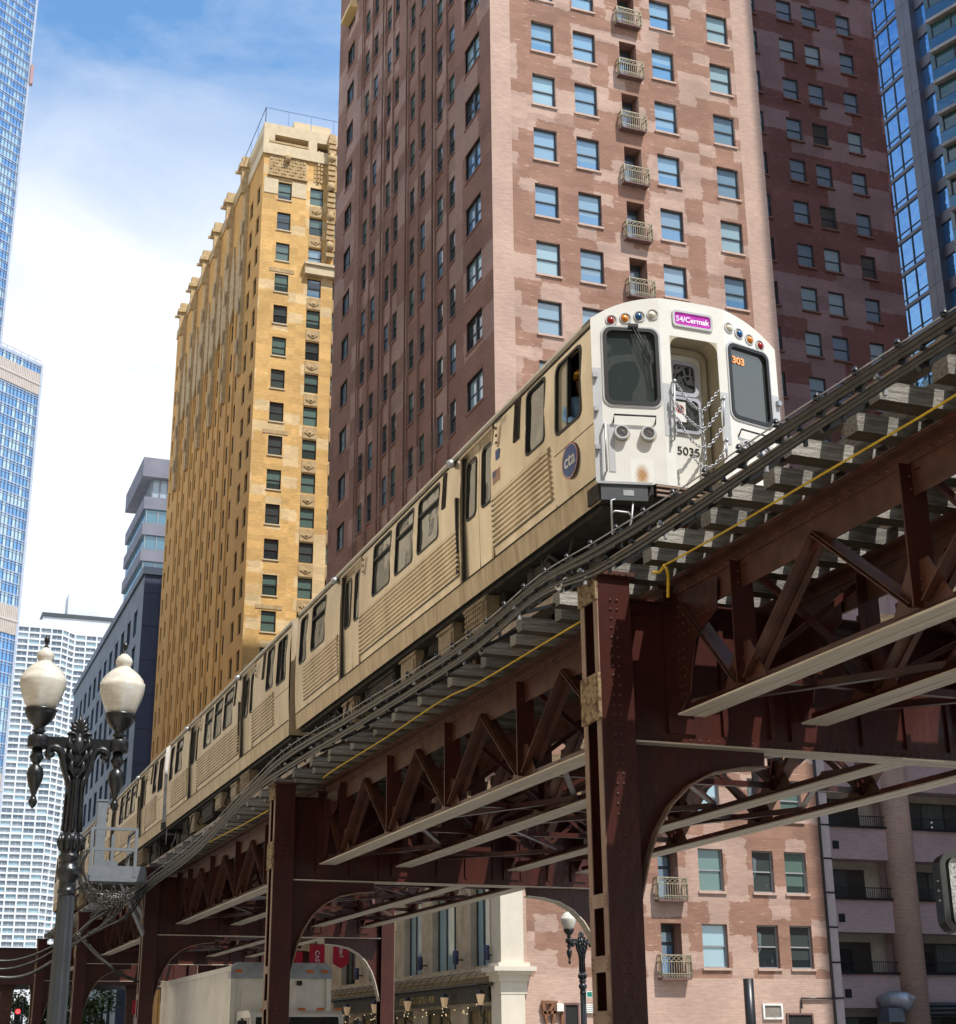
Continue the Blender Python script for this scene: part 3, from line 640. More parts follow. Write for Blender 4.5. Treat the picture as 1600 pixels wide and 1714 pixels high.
# shrubs at the shopfront
leafm = pmat('leaf_green', (0.05, 0.10, 0.02), .6, 0, .3, 3, 0, col2=(0.11, 0.17, 0.03))
leafd = pmat('leaf_dark', (0.025, 0.055, 0.015), .6, 0, .3, 3, 0, col2=(0.06, 0.10, 0.02))
bark = pmat('bark', (0.10, 0.07, 0.05), .9, 0, .2, 6, .4)
def crown(mb, c, r, n, ls, seed):
    rd = random.Random(seed); cl = [(Vector(c) + Vector((rd.gauss(0, .5) * r[0], rd.gauss(0, .5) * r[1], rd.gauss(0, .45) * r[2])), rd.uniform(.25, .5)) for _ in range(14)]
    for _ in range(n):
        cc, s = rd.choice(cl); d = Vector((rd.gauss(0, 1), rd.gauss(0, 1), rd.gauss(0, 1))).normalized() * rd.random() ** .4
        p = cc + Vector((d.x * r[0], d.y * r[1], d.z * r[2])) * s
        a = Vector((rd.gauss(0, 1), rd.gauss(0, 1), rd.gauss(0, .6))).normalized(); b = a.cross(Vector((rd.gauss(0, 1), rd.gauss(0, 1), rd.gauss(0, 1)))).normalized()
        l = ls * rd.uniform(.6, 1.3); mb.face([p - a * l, p + b * l * .5, p + a * l, p - b * l * .5], rd.choice((0, 0, 1)))
for k, y in enumerate((68.0, 73.8)):
    T = thing('potted_shrub', ['small conifer before the nearer shopfront window', 'small conifer before the second shopfront window'][k], 'shrub', (PX - 1.2, y, .14), 'conifers outside the shopfront')
    m = MB(); crown(m, (PX - 1.2, y, 1.75), (.55, .55, .6), 900, .09, k); m.build('foliage', [leafd, leafm], T)
    m = MB(); m.tube([(PX - 1.2, y, .6), (PX - 1.2, y, 1.8)], .04, 5); m.build('stem', bark, T)
    m = MB(); m.lathe((PX - 1.2, y, .14), [(.25, 0), (.33, .6), (.28, .6)], 12); m.build('pot', slab, T)

# small fittings on the sunlit front wall
T = thing('wall_bracket', 'rusty V-shaped steel bracket on the pink wall beside the lamp', 'bracket', (28, PY, 2))
m = MB(); P = lambda u, v: ony(u, v, PY - .12)
for a, b in (((908, 1678), (916, 1714)), ((926, 1680), (916, 1700)), ((930, 1680), (925, 1714)), ((907, 1677), (933, 1678)), ((908, 1695), (941, 1694)), ((941, 1684), (941, 1714))):
    m.bar(P(*a), P(*b), .12, .12, (0, 1, 0))
m.build('bars', pmat('rusty_bracket', (0.22, .1, .05), .8, 0, .2, 6), T)
m = MB(); p = P(936, 1686); m.box(p.x - .15, p.x + .15, PY - .25, PY - .003, p.z - .16, p.z + .16); m.build('lamp_box', white, T)
def fbox(name, lab, cat, u0, v0, u1, v1, y, mats, dep=.1, frame=None, fw=.08):
    a, b = ony(u0, v0, y), ony(u1, v1, y); T = thing(name, lab, cat, (a.x, y, b.z))
    m = MB(); m.box(a.x, b.x, y - dep, y - .003, b.z, a.z); m.build('panel', mats, T)
    if frame: m = MB(); m.ring(Fy(y - dep), [(a.x - fw, b.z - fw), (b.x + fw, b.z - fw), (b.x + fw, a.z + fw), (a.x - fw, a.z + fw)], [(a.x, b.z), (b.x, b.z), (b.x, a.z), (a.x, a.z)], -.05, .05); m.build('frame', frame, T)
    return T, a, b
fbox('louvre_window', 'small square louvred opening in a white frame low on the pink wall', 'vent', 1278, 1683, 1307, 1703, PY, pmat('grey_louvre', (.25, .22, .19), .7, 0, .1, 4), .04, whitep)
fbox('doorway', 'dark service doorway low in the pink wall', 'doorway', 945, 1682, 968, 1760, PY, void, .03, slab)
T, a, b = fbox('wall_vent', 'black and white louvred vent right of the street lamp', 'vent', 979, 1680, 996, 1696, PY, black, .05)
m = MB()
for k in range(5): z = b.z + (a.z - b.z) * (k + .5) / 5; m.box(a.x, b.x, PY - .1, PY - .051, z - .03, z + .03)
m.build('slats', whitep, T)
fbox('garage_opening', 'dark opening low in the pink wall right of the louvred window', 'doorway', 1318, 1699, 1362, 1760, PY, void, .03, slab)
T = thing('vent_pipe', 'black upright pipe standing against the pink wall', 'pipe', (35, 58, 0)); a, b = ony(1252, 1638, 59), ony(1256, 1790, 59)
m = MB(); m.tube([(a.x, 59, 0), (a.x, 59, a.z)], .22, 12); m.build('pipe', black, T); m = MB(); m.bar((a.x, 59, 2.2), (a.x, 61, 2.2), .08, .08); m.build('bracket', black, T)
T = thing('conduit_pipe', 'thin elbowed conduit low on the pink wall', 'pipe', (38, PY, 3)); m = MB()
m.tube([ony(1342, 1688, PY - .08), ony(1341, 1671, PY - .08), ony(1402, 1671, PY - .08)], .05, 6); m.build('pipe', conduit, T)
T = thing('drain_duct', 'pale segmented duct running down the corner between pink wall and balconies', 'duct', (PXR, PY, 0))
m = MB(); m.box(PXR + .05, PXR + .75, PY + .3, PY + .8, 1.2, 22); m.build('duct', pmat('lilac_sheet_metal', (.50, .42, .42), .5, .1, .05, 3), T)
m = MB()
for k in range(14): m.box(PXR + .04, PXR + .77, PY + .28, PY + .82, 2 + 1.55 * k, 2.08 + 1.55 * k)
m.tube([(PXR, PY - .06, 0), (PXR, PY - .06, 22)], .06, 6); m.build('straps', black, T)

# ================================================================ balcony block at the right
BY = 66.0
lil = brickmat('mauve_brick', (0.54, 0.39, 0.39), (0.50, 0.36, 0.36), (0.4, 0.3, 0.3), seed=9)
shade_wall = pmat('recess_render', (0.42, 0.37, 0.30), .8, 0, .08, 2)
T = thing('balcony_block', 'low mauve brick block of recessed balconies with round brick columns', 'building', (PXR, BY, 0))
BT = 27.0; x0 = PXR + .8
zr = [ony(1440, v, BY).z for v in (1384, 1503, 1629)]          # parapet bottoms
pit = (zr[0] - zr[2]) / 2
col1 = (ony(1496, 1500, BY).x, ony(1530, 1500, BY).x); bx = [(x0, col1[0]), (col1[1], col1[1] + (col1[0] - x0)), ]
bx.append((bx[1][1] + 1.1, bx[1][1] + 1.1 + (col1[0] - x0))); cols = [col1, (bx[1][1], bx[1][1] + 1.1)]
holes = []
for k in range(-2, 5):
    zz = zr[2] + pit * k
    if zz < 1: continue
    for a, b in bx: holes.append((a, b, zz + .05, zz + 1.95))
m = MB(); F = Fy(BY); m.grid(F, x0, 62, 0, BT, holes, 1.2); m.face([(x0, BY, BT), (62, BY, BT), (62, PB, BT), (x0, PB, BT)]); m.face([(x0 - .02, BY, 0), (x0 - .02, PB, 0), (x0 - .02, PB, BT), (x0 - .02, BY, BT)]); m.build('wall', lil, T)
for a, b in cols: m = MB(); m.lathe(((a + b) / 2, BY + .1, 0), [((b - a) * .62, 0), ((b - a) * .62, BT)], 20); m.build('column', brickL, T)
for (a, b, z0, z1) in holes:
    m = MB(); m.box(a, b, BY + 1.1, BY + 1.19, z0, z1); m.build('recess_wall', shade_wall, T)
    m = MB(); F = Fy(BY + 1.1); w = b - a
    m.ob(F, a + .25, a + w * .86, z0 + .02, z0 + 1.5, 0, .04, 0)
    for k in range(3): m.ob(F, a + .34 + w * .22 * k, a + .2 + w * .22 * (k + 1), z0 + .1, z0 + 1.43, .04, .05, 1 if (k + int(z0)) % 2 else 2)
    m.build('window', [frmB, pmat('dim_curtain', (.10, .13, .12), .3, 0, .3, 8, streak=(6, 1, .3)), glD], T)
    m = MB(); m.bar((a, BY - .02, z0 + .5), (b, BY - .02, z0 + .5), .05, .04); m.box(a - .1, b + .1, BY - .12, BY + .1, z0 - .1, z0 - .003, 0)
    for k in range(int(w / .13)): m.bar((a + .13 * k, BY - .02, z0), (a + .13 * k, BY - .02, z0 + .5), .018, .018, (0, 1, 0))
    m.build('railing', black, T)
for k in range(4):
    z = zr[0] - pit * k - .95
    for a, b in bx: m = MB(); c = (a + b) / 2 + .1; m.box(c - .18, c + .18, BY - .03, BY - .003, z - .2, z + .2); m.build('vent', void, T)
T = thing('exhaust_hood', 'curved sheet-metal exhaust hood at the foot of the balcony block', 'exhaust hood', (45, BY - 1, 2)); p = ony(1505, 1685, BY - .8)
m = MB(); m.tube([(p.x - .5, BY - .05, p.z + .1), (p.x - .1, BY - .5, p.z + .35), (p.x + .3, BY - .9, p.z + .3), (p.x + .55, BY - 1.1, p.z + .1)], .42, 14); m.build('duct', galv, T)
m = MB(); m.box(p.x - .7, p.x + .2, BY - .9, BY - .1, p.z - .7, p.z - .05); m.build('housing', greyp, T)
T = thing('pipe_run', 'bundle of dark horizontal pipes right of the exhaust hood', 'pipes', (50, BY, 2)); m = MB()
for k in range(3): a = ony(1545, 1682 + 7 * k, BY - .3); m.tube([a, a + V3((9, 0, 0))], .12, 8)
m.build('pipes', black, T)

# ================================================================ yellow brick tower
yb = brickmat('yellow_brick', (0.72, 0.45, 0.17), (0.65, 0.395, 0.145), (0.48, 0.32, 0.15), (0.76, 0.56, 0.31), 0.62, seed=5, bw=.3, bh=.1)
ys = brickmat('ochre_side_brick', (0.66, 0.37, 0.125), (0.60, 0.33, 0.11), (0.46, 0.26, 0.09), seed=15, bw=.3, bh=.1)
terra = pmat('terracotta_ornament', (0.52, 0.37, 0.19), .8, 0, .12, 2.5, .4, col2=(0.34, 0.23, 0.11))
pale = pmat('pale_terracotta', (0.60, 0.49, 0.32), .75, 0, .05, 2)
YX, YY, YE, YT = 24.4, 115.7, 158.8, 79.4
T = thing('ochre_tower', 'slim yellow brick tower with carved terracotta crown between the pink tower and the sky', 'building', (YX, YY, 0))
wins = []; Ff = Fy(YY); Fs = Fx(YX)
zs = [71.45 - 3.045 * k for k in range(-1, 23)]       # window tops at 74.4, 71.35...
hf = []
for k, z in enumerate(zs):
    t = z
    for (a, b) in ((25.8, 27.02), (28.72, 29.95), (31.0, 32.2), (34.3, 35.5)):
        r = (a, b, t - 1.75, t); hf.append(r); wins.append((Ff, r, 'hung', frmB, random.choice([glG, glG, glD, glA if k < 4 else glG]), a < 27, pale, .14))
m = MB(); m.grid(Ff, YX, 44, 0, YT - 2.3, hf, .24, 0); m.build('front_wall', yb, T)
# carved spandrels between the second and third window columns
for k, z in enumerate(zs[1:]):
    for a, b in ((28.72, 29.95), (31.0, 32.2)):
        m = MB(); m.box(a, b, YY - .05, YY + .1, z + .1, z + 1.15); cx_ = (a + b) / 2; cz = z + .62
        m.prism(Fy(YY - .05), [(cx_ - .45, cz), (cx_, cz - .28), (cx_ + .45, cz), (cx_, cz + .28)], 0, .06); m.rivets([(cx_, YY - .11, cz)], (0, -1, 0), .16, .08); m.build('spandrel', terra, T)
    if k % 5 == 2: m = MB(); m.box(25.3, 27.5, YY - .04, YY, z + .15, z + .5); m.build('lintel', terra, T)
m = MB(); m.box(28.4, 32.6, YY - .45, YY, 65.65, 66.5); m.box(28.3, 32.7, YY - .6, YY, 66.503, 66.75); m.build('balcony_ledge', pale, T)
m = MB(); m.box(24.45, 31, YY - .06, YY - .001, 72.3, 74.9) if False else None
m.box(24.5, 25.78, YY - .05, YY, 73.2, 74.75); m.box(27.04, 28.35, YY - .05, YY, 73.2, 74.75); m.build('stone_band', pale, T)
m = MB(); F = Fy(YY)
m.ob(F, 24.9, 28.3, 75.1, 78.3, 0, .06)
for i in range(13):
    for j in range(9): 
        x = 25.0 + i * .25; z = 75.3 + j * .33; m.ob(F, x, x + .18, z, z + .24, .06, .06 + .05 * ((i * 7 + j * 5) % 3) / 2 + .02)
m.ob(F, 24.8, 28.4, 74.95, 75.1, 0, .2); m.ob(F, 24.8, 28.4, 78.3, 78.5, 0, .2)
m.lathe((26.5, YY - .25, 76.5), [(.1, 0), (.3, .2), (.25, .6), (.1, .8)], 8)
for i in range(4):
    for j in range(8): x = 29.0 + i * .3; z = 75.1 + j * .42; m.ob(F, x, x + .2, z, z + .28, .0, .05 + .06 * ((i * 5 + j * 3) % 3))
m.build('carved_panel', terra, T)
m = MB()  # tall carved shaft
m.box(30.2, 30.75, YY - .7, YY, 67.2, YT + .6)
for k in range(22): m.box(30.1 + .03 * (k % 3), 30.85 - .03 * (k % 2), YY - .85, YY - .7, 67.4 + .55 * k, 67.75 + .55 * k)
for k in range(4): m.lathe((30.45, YY - .7, 68 + 3 * k), [(.2, 0), (.42, .3), (.3, .7), (.1, 1)], 8)
m.build('carved_shaft', terra, T)
m = MB(); m.box(YX - .15, 44, YY - .2, YY + 8, YT - 2.3, YT - 1.2); m.box(YX - .1, 44, YY - .1, YY + 8, YT - .2, YT + .9)
for a, b in ((YX - .1, 25.3), (28.4, 29.2), (31.5, 44)): m.box(a, b, YY - .1, YY + 1, YT - 1.2, YT - .2)
m.build('roof_parapet', pale, T)
m = MB(); m.box(25.4, 44, YY + .8, YY + 1, YT - 1.2, YT - .2); m.build('parapet_slot', slab, T)
m = MB(); m.box(27.5, 31, YY + 2, YY + 6, YT + .9, YT + 3); m.box(32, 36, YY + 2, YY + 6, YT + .9, YT + 2.2); m.build('roof_hut', pale, T)
rail_b = pmat('blue_steel_rail', (.10, .2, .4), .4, .3)
m = MB()
for y0 in (YY, ): 
    m.bar((YX, y0, YT + 2.5), (40, y0, YT + 2.5), .06, .06); m.bar((YX, y0, YT + 2.5), (YX, y0 + 10, YT + 2.5), .06, .06)
    for k in range(8): m.bar((YX + 2.1 * k, y0, YT + .9), (YX + 2.1 * k, y0, YT + 2.5), .05, .05, (0, 1, 0))
    for k in range(4): m.bar((YX, y0 + 3 * k, YT), (YX, y0 + 3 * k, YT + 2.5), .05, .05, (0, 1, 0))
m.build('terrace_railing', rail_b, T)
# side wall: piers, window strips
pc = [(116.7, 117.9), (119.5, 120.7), (123.7, 124.7), (126.3, 127.4), (130.0, 131.0), (132.5, 133.5), (135.8, 136.8), (138.3, 139.3), (142.0, 143.0), (144.4, 145.4), (148.2, 149.2), (151.0, 152.0), (154.6, 155.5), (157.1, 158.0)]
hs = []; st = []
for i, (a, b) in enumerate(pc):
    if 1 < i < 12: st.append((a - .35, b + .35))
for (a, b) in st: hs.append((a, b, 0.5, 67.5))
zs2 = [z for z in zs if z > 6]
hend = []
for z in [71.45 - 3.045 * k for k in range(-1, 22)]:
    for i, (a, b) in enumerate(pc):
        if not (1 < i < 12): hend.append((a, b, z - 1.75, z)); wins.append((Fs, (a, b, z - 1.75, z), 'hung', frmB, random.choice([glD, glD, glG]), False, None, .14))
m = MB(); m.grid(Fs, YY, YE, 0, YT - 1, hs + hend, .13)
F2 = Fx(YX + .13)
for i, (a, b) in enumerate(pc):
    if not (1 < i < 12): continue
    hh = []
    for z in [71.45 - 3.045 * k for k in range(0, 22)]:
        if z < 67: hh.append((a, b, z - 1.75, z)); wins.append((F2, (a, b, z - 1.75, z), 'hung', frmB, random.choice([glD, glD, glG]), False, None, .05))
    m.grid(F2, a - .35, b + .35, .5, 67.5, hh, .14)
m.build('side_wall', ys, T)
m = MB()
for k, yc in enumerate((121.9, 128.6, 134.6, 140.6, 146.8, 153.2)):      # ornate piers rising through the roofline
    m.box(YX - .35, YX, yc - .4, yc + .4, 58, YT - 3)
    m.box(YX - .75, YX + .3, yc - .3, yc + .3, YT - 3, YT + .8); m.box(YX - 1.3, YX - .75, yc - .12, yc + .12, YT - 1.0, YT - .75); m.box(YX - 1.0, YX + .2, yc - .5, yc + .5, YT - .4, YT)
    for j in range(4): m.box(YX - .56, YX - .5, yc - .3, yc + .3, 60 + 4 * j, 61.5 + 4 * j)
for (a, b) in st:
    m.prism(Fx(YX - .001), [(a, 66.5), ((a + b) / 2, 65.2), (b, 66.5), (b, 70), ((a + b) / 2, 73.5), (a, 70)], 0, .18)
m.build('carved_pier', terra, T)
m = MB(); m.box(YX - .12, YX + .5, YY + .5, YE, YT - 1, YT); m.box(YX - .05, YX + .5, 121, 154, YT, YT + .4); m.build('side_parapet', terra, T)
m = MB(); m.box(YX + .5, 44, YY + 8, YE, YT - 2.5, YT - 1.5); m.face([(44, YE, 0), (YX, YE, 0), (YX, YE, YT - 1), (44, YE, YT - 1)]); m.face([(44, YY, 0), (44, YE, 0), (44, YE, YT - 1), (44, YY, YT - 1)]); m.build('roof', terra, T)
put_windows(T, wins, 100)
# ================================================================ slate blue office block beyond the yellow tower
slate = pmat('slate_blue_cladding', (0.05, 0.070, 0.105), .5, .1, .08, .4)
slated = pmat('dark_navy_cladding', (0.035, 0.045, 0.085), .5, .1, .08, .4)
BX, BY0, BTOP = 24.4, 172.0, 54.6
T = thing('office_block', 'slate blue office block between the white high-rise and the yellow tower', 'building', (BX, BY0, 0))
wins = []; hh = []; F = Fx(BX)
for k in range(12):
    y = 176 + 5.2 * k
    for j in range(11):
        z = 4 + 4.4 * j
        r = (y, y + 2.6, z, z + (3.1 if j != 8 else 3.4)); hh.append(r); wins.append((F, r, 'fixed', frmD, random.choice([glA, glD, glA]), False, None, .2))
m = MB(); m.grid(F, BY0, 240, 0, BTOP, hh, .3); m.build('side_wall', slate, T)
m = MB(); m.face([(BX, BY0, 0), (45, BY0, 0), (45, BY0, BTOP), (BX, BY0, BTOP)]); m.face([(BX, BY0, BTOP), (45, BY0, BTOP), (45, 240, BTOP), (BX, 240, BTOP)])
for z in range(4, 54, 4): m.box(BX, 45, BY0 - .06, BY0 - .003, z, z + .12)
m.box(BX + 1.9, BX + 2.0, BY0 - .08, BY0 - .003, 0, BTOP); m.build('front_wall', slated, T)
m = MB(); m.box(BX - .25, BX, BY0, 240, BTOP - .4, BTOP + .5); m.box(BX - .25, 45, BY0 - .25, BY0 - .003, BTOP - .4, BTOP + .5); m.build('coping', slate, T)
put_windows(T, wins, 100)

# ================================================================ banded concrete tower behind it
def az_pt(az, D): return V3((D * sin(radians(az)), D * cos(radians(az)), 0))
band = pmat('grey_concrete_band', (0.17, 0.17, 0.205), .8, 0, .06, .3)
glT = glassmat('teal_band_glass', (0.05, 0.16, 0.22), 0, .05, 2.2, .02)
D = 300.0; p0 = az_pt(7.93, D); T = thing('banded_tower', 'grey banded tower with teal window strips behind the slate block', 'building', tuple(p0))
U = V3((1, 0, 0)); Z = lambda te: 1.6 + D * te
m = MB(); g = MB(); top = Z(.3617)
m2 = MB()
for k in range(24):
    z1 = top - 5.65 * k
    m.box(p0.x, p0.x + 30, D, D + 26, z1 - 2.6, z1); g.box(p0.x + .5, p0.x + 29.5, D + .5, D + 25.5, z1 - 5.65, z1 - 2.6)
    if k < 9:
        for j in range(12): m2.box(p0.x + .6 + 2.4 * j, p0.x + .75 + 2.4 * j, D + .3, D + .5, z1 - 5.65, z1 - 2.6)
m.build('floor_band', band, T); g.build('window_strip', glT, T); m2.build('mullion', frmG, T)
m = MB(); m.box(p0.x + 1.6, p0.x + 28, D + 1, D + 20, top, Z(.376)); m.build('crown_glass', glassmat('pale_crown_glass', (.3, .36, .4), 0, .1, 1.7), T)
m = MB()
for j in range(9): m.box(p0.x + 1.5 + 1.6 * j, p0.x + 1.7 + 1.6 * j, D + .8, D + 1, top, Z(.376))
m.box(p0.x - .7, p0.x + 30, D - .6, D + 24, Z(.376), Z(.390)); m.build('crown_cap', band, T)

# ================================================================ white gridded high-rise
D = 650.0; wh = pmat('white_concrete_grid', (0.62, 0.63, 0.65), .7, 0, .03, .2)
glW = glassmat('greyblue_hotel_glass', (0.10, 0.14, 0.19), 0, .08, 1.8, .02, (.22, .26, .30), (5.0, 2.95))
a0 = az_pt(3.0, D); T = thing('white_highrise', 'distant white high-rise of gridded windows behind the lamp globes', 'building', (a0.x, a0.y, 0))
Zt = 1.6 + D * .262; P0 = V3((a0.x, a0.y, 0)); bends = [0, 25, 33, 41, 80]; offs = [0, 0, 4, 2, 2]
wins = []; m = MB(); gl = MB()
xs = [a0.x + 2, a0.x + 25, a0.x + 31, a0.x + 72]; ys_ = [D - 3, D - 3, D + 4, D + 4]
for s in range(3):
    A = V3((xs[s], ys_[s], 0)); B = V3((xs[s + 1], ys_[s + 1], 0)); Ud = (B - A).normalized(); ln = (B - A).length; Nn = V3((Ud.y, -Ud.x, 0)); F = (A, Ud, V3((0, 0, 1)), Nn)
    nc = max(1, int(round(ln / 4.5))); w = ln / nc; hs = []
    for i in range(nc):
        for j in range(int(Zt / 2.62)):
            z = Zt - 2.62 * (j + 1) + .1
            if z > 30: r = (i * w + .3, (i + 1) * w - .3, z, z + 1.85); hs.append(r); wins.append((F, r, 'pair', pmat('pale_frame', (.5, .52, .55), .5), glW if (i * 7 + j * 3) % 5 else glB, False, None, .5))
    m.grid(F, 0, ln, 0, Zt + 3, hs, .7)
m.box(xs[0], xs[3], D + 5, D + 40, 0, Zt + 3)
m.build('facade_grid', wh, T)
m = MB(); b0 = az_pt(4.5, D); m.box(b0.x, b0.x + 44, D + 6, D + 30, Zt + 3.01, 1.6 + D * .273); m.build('upper_storey', wh, T)
m = MB(); m.box(b0.x - .5, b0.x + 44.5, D + 5.5, D + 30.5, 1.6 + D * .273, 1.6 + D * .2755); m.build('roof_edge', frmD, T)
m = MB(); b0 = az_pt(5.4, D); m.box(b0.x, b0.x + 14, D + 8, D + 20, 1.6 + D * .2756, 1.6 + D * .291); m.build('penthouse', wh, T)
put_windows(T, wins, 100)

# ================================================================ blue glass skyscraper, two tiers
glS = glassmat('blue_curtain_glass', (0.22, 0.45, 0.76), .75, .05, 1.5, .01, (.58, .76, .84), (1.5, 3.6))
alu = pmat('pale_aluminium', (0.40, 0.44, 0.53), .5, .2, .05, .5); louv = pmat('louvred_plant_floor', (0.50, 0.44, 0.40), .6, .1, .05, .5)
dz = radians(52.3); Ud = V3((sin(dz), cos(dz), 0)); Nn = V3((cos(dz), -sin(dz), 0))
def tier(name, lab, az, D, ztop, ln, plants, step, bot=0):
    E = az_pt(az, D); A = E - Ud * ln; F = (A, Ud, V3((0, 0, 1)), Nn)
    T = thing(name, lab, 'building', (E.x, E.y, 0))
    g = MB(); g.grid(F, 0, ln, bot, ztop, []); q = E - Nn * 40; g.grid((E, -Nn, V3((0, 0, 1)), Ud), 0, 40, bot, ztop, []); g.build('curtain_wall', glS, T)
    m = MB(); n = int(ztop / 3.6)
    for k in range(n):
        z = ztop - 3.6 * k
        if z < 60: break
        m.ob(F, 0, ln, z - .35, z, 0, .25); m.ob(F, 0, ln, z - 1.15, z - 1.0, 0, .2)
    for k in range(int(ln / 1.5) + 1): m.ob(F, 1.5 * k - .06, 1.5 * k + .06, 50, ztop, 0, .32, 1)
    m.build('facade_grid', [alu, pmat('blue_grey_mullion', (.22, .27, .38), .4, .3)], T)
    m = MB(); m.ob(F, ln - .5, ln + .4, bot, ztop + .5, -.4, .5); m.build('corner_fin', alu, T)
    for z0, z1 in plants:
        m = MB(); m.ob(F, 0, ln - .5, z0, z1, .02, .4)
        for k in range(int(ln / .75)): m.ob(F, .75 * k, .75 * k + .14, z0, z1, .4, .6)
        m.ob(F, 0, ln, (z0 + z1) / 2 - .3, (z0 + z1) / 2 + .3, .4, .65); m.build('plant_louvre', louv, T)
    m = MB(); m.ob(F, 0, ln, ztop, ztop + .9, -.1, .3)
    for k in range(int(ln / 3)): m.ob(F, 3 * k, 3 * k + .15, ztop + .9, ztop + 1.9, .0, .15)
    m.ob(F, 0, ln, ztop + 1.8, ztop + 2.0, 0, .15); m.build('roof_rail', alu, T)
    return T
D = 480.0
z_b = 1.6 + D * .447
tier('glass_tower_tier', 'stepped lower tier of blue glass skyscraper at the left edge', 3.53, D, z_b, 60, [(z_b - 10.5, z_b - 3), (1.6 + D * .255, 1.6 + D * .2737), (1.6 + D * .145, 1.6 + D * .165)], 0)
D = 500.0
Tt = tier('glass_tower', 'taller shaft of blue glass skyscraper cropped by the left edge', 1.87, D, 440, 60, [], 0)
m = MB(); p = az_pt(1.87 + .06, D); m.box(p.x, p.x + 1.2, D - 1, D + 1, 1.6 + D * .672, 1.6 + D * .688); m.build('window_cradle', pmat('cradle_red', (.35, .2, .22), .6), Tt)

# ================================================================ glass tower behind the right edge
GX = 77.0; cl = pmat('graphite_cladding', (0.13, 0.13, 0.155), .45, .3, .06, .5)
glR = glassmat('blue_mirror_glass', (0.16, 0.38, 0.72), .8, .02, 1.5, .035)
glR2 = glassmat('dark_balcony_glass', (0.03, 0.08, 0.08), .0, .04, 1.9, .02)
T = thing('glass_apartment_tower', 'graphite and blue glass tower with pale balcony edges at the right edge', 'building', (GX, 90, 0))
sc = GX / 58.0; ya, yb_ = 69.95 * sc, 101.0; F = Fx(GX); pitch = 2.345 * sc; z0 = (70.33 - 1.6) * sc + 1.6; yb_ = 98
g = MB(); g.face([(GX, ya, 0), (GX, yb_, 0), (GX, yb_, 150), (GX, ya, 150)]); g.build('curtain_glass', glR, T)
m = MB(); f = MB()
for k in range(-14, 26):
    z = z0 - pitch * k
    if z < 3: break
    m.ob(F, ya, yb_, z - .28, z + .05, 0, .12); f.ob(F, ya, yb_, z + .55, z + .63, 0, .06)
for y in (ya + 1.75, ya + 3.35, ya + 5.1): f.ob(F, y - .05, y + .05, 0, 150, 0, .08)
m.mesh(f.v, f.f, 1); m.build('facade_grid', [cl, frmD], T)
m = MB(); y1 = 68.55 * sc; m.box(GX - .35, GX + 3, y1, ya, 0, 150)
for k in range(-14, 26): z = z0 - pitch * k; m.box(GX - .36, GX - .35, y1, ya, z - .05, z + .02) if False else None
m.build('corner_pier', cl, T)
m = MB()
for k in range(-14, 26): z = z0 - pitch * k; m.box(GX - .358, GX - .349, y1, ya, z - .12, z - .06)
m.box(GX - .358, GX - .349, (y1 + ya) / 2 - .02, (y1 + ya) / 2 + .02, 0, 150); m.build('panel_joint', frmD, T)
g = MB(); g.box(GX + .35, GX + 2, 67.2 * sc, y1 - .002, 0, 150); g.build('recess_glass', glR, T)
m = MB()
for k in range(-14, 26): z = z0 - pitch * k; m.box(GX + .2, GX + 2, 67.2 * sc, y1 - .004, z - 1.1, z - .1)
m.box(GX + .21, GX + .3, 67.2 * sc, 67.2 * sc + .15, 0, 150); m.build('recess_panel', cl, T)
# turned balcony wing
dz = radians(21.05 - 39.3); Ub = V3((-sin(dz), -cos(dz), 0)); Nb = V3((-cos(dz), sin(dz), 0)); A = V3((GX - .2, 67.2 * sc, 0)); F = (A, Ub, V3((0, 0, 1)), Nb)
g = MB(); g.grid(F, 0, 30, 0, 150, []); g.build('balcony_glass', glR2, T)
b = MB(); r = MB(); mu = MB()
for k in range(-14, 26):
    z = z0 - pitch * k - 1.2
    b.ob(F, .3, 30, z, z + .3, 0, .55); r.ob(F, .4, 30, z + .3, z + 1.3, .5, .53); b.ob(F, .4, 30, z + 1.3, z + 1.35, .48, .55, 1)
for j in range(14): b.ob(F, .4 + 1.9 * j, .5 + 1.9 * j, 0, 150, .0, .1, 1)
b.build('balcony_edge', [pmat('pale_balcony_concrete', (.34, .33, .33), .7), frmD], T); r.build('balcony_balustrade', glassmat('balustrade_glass', (.06, .14, .22), .7, .03, 1.7, .02), T)

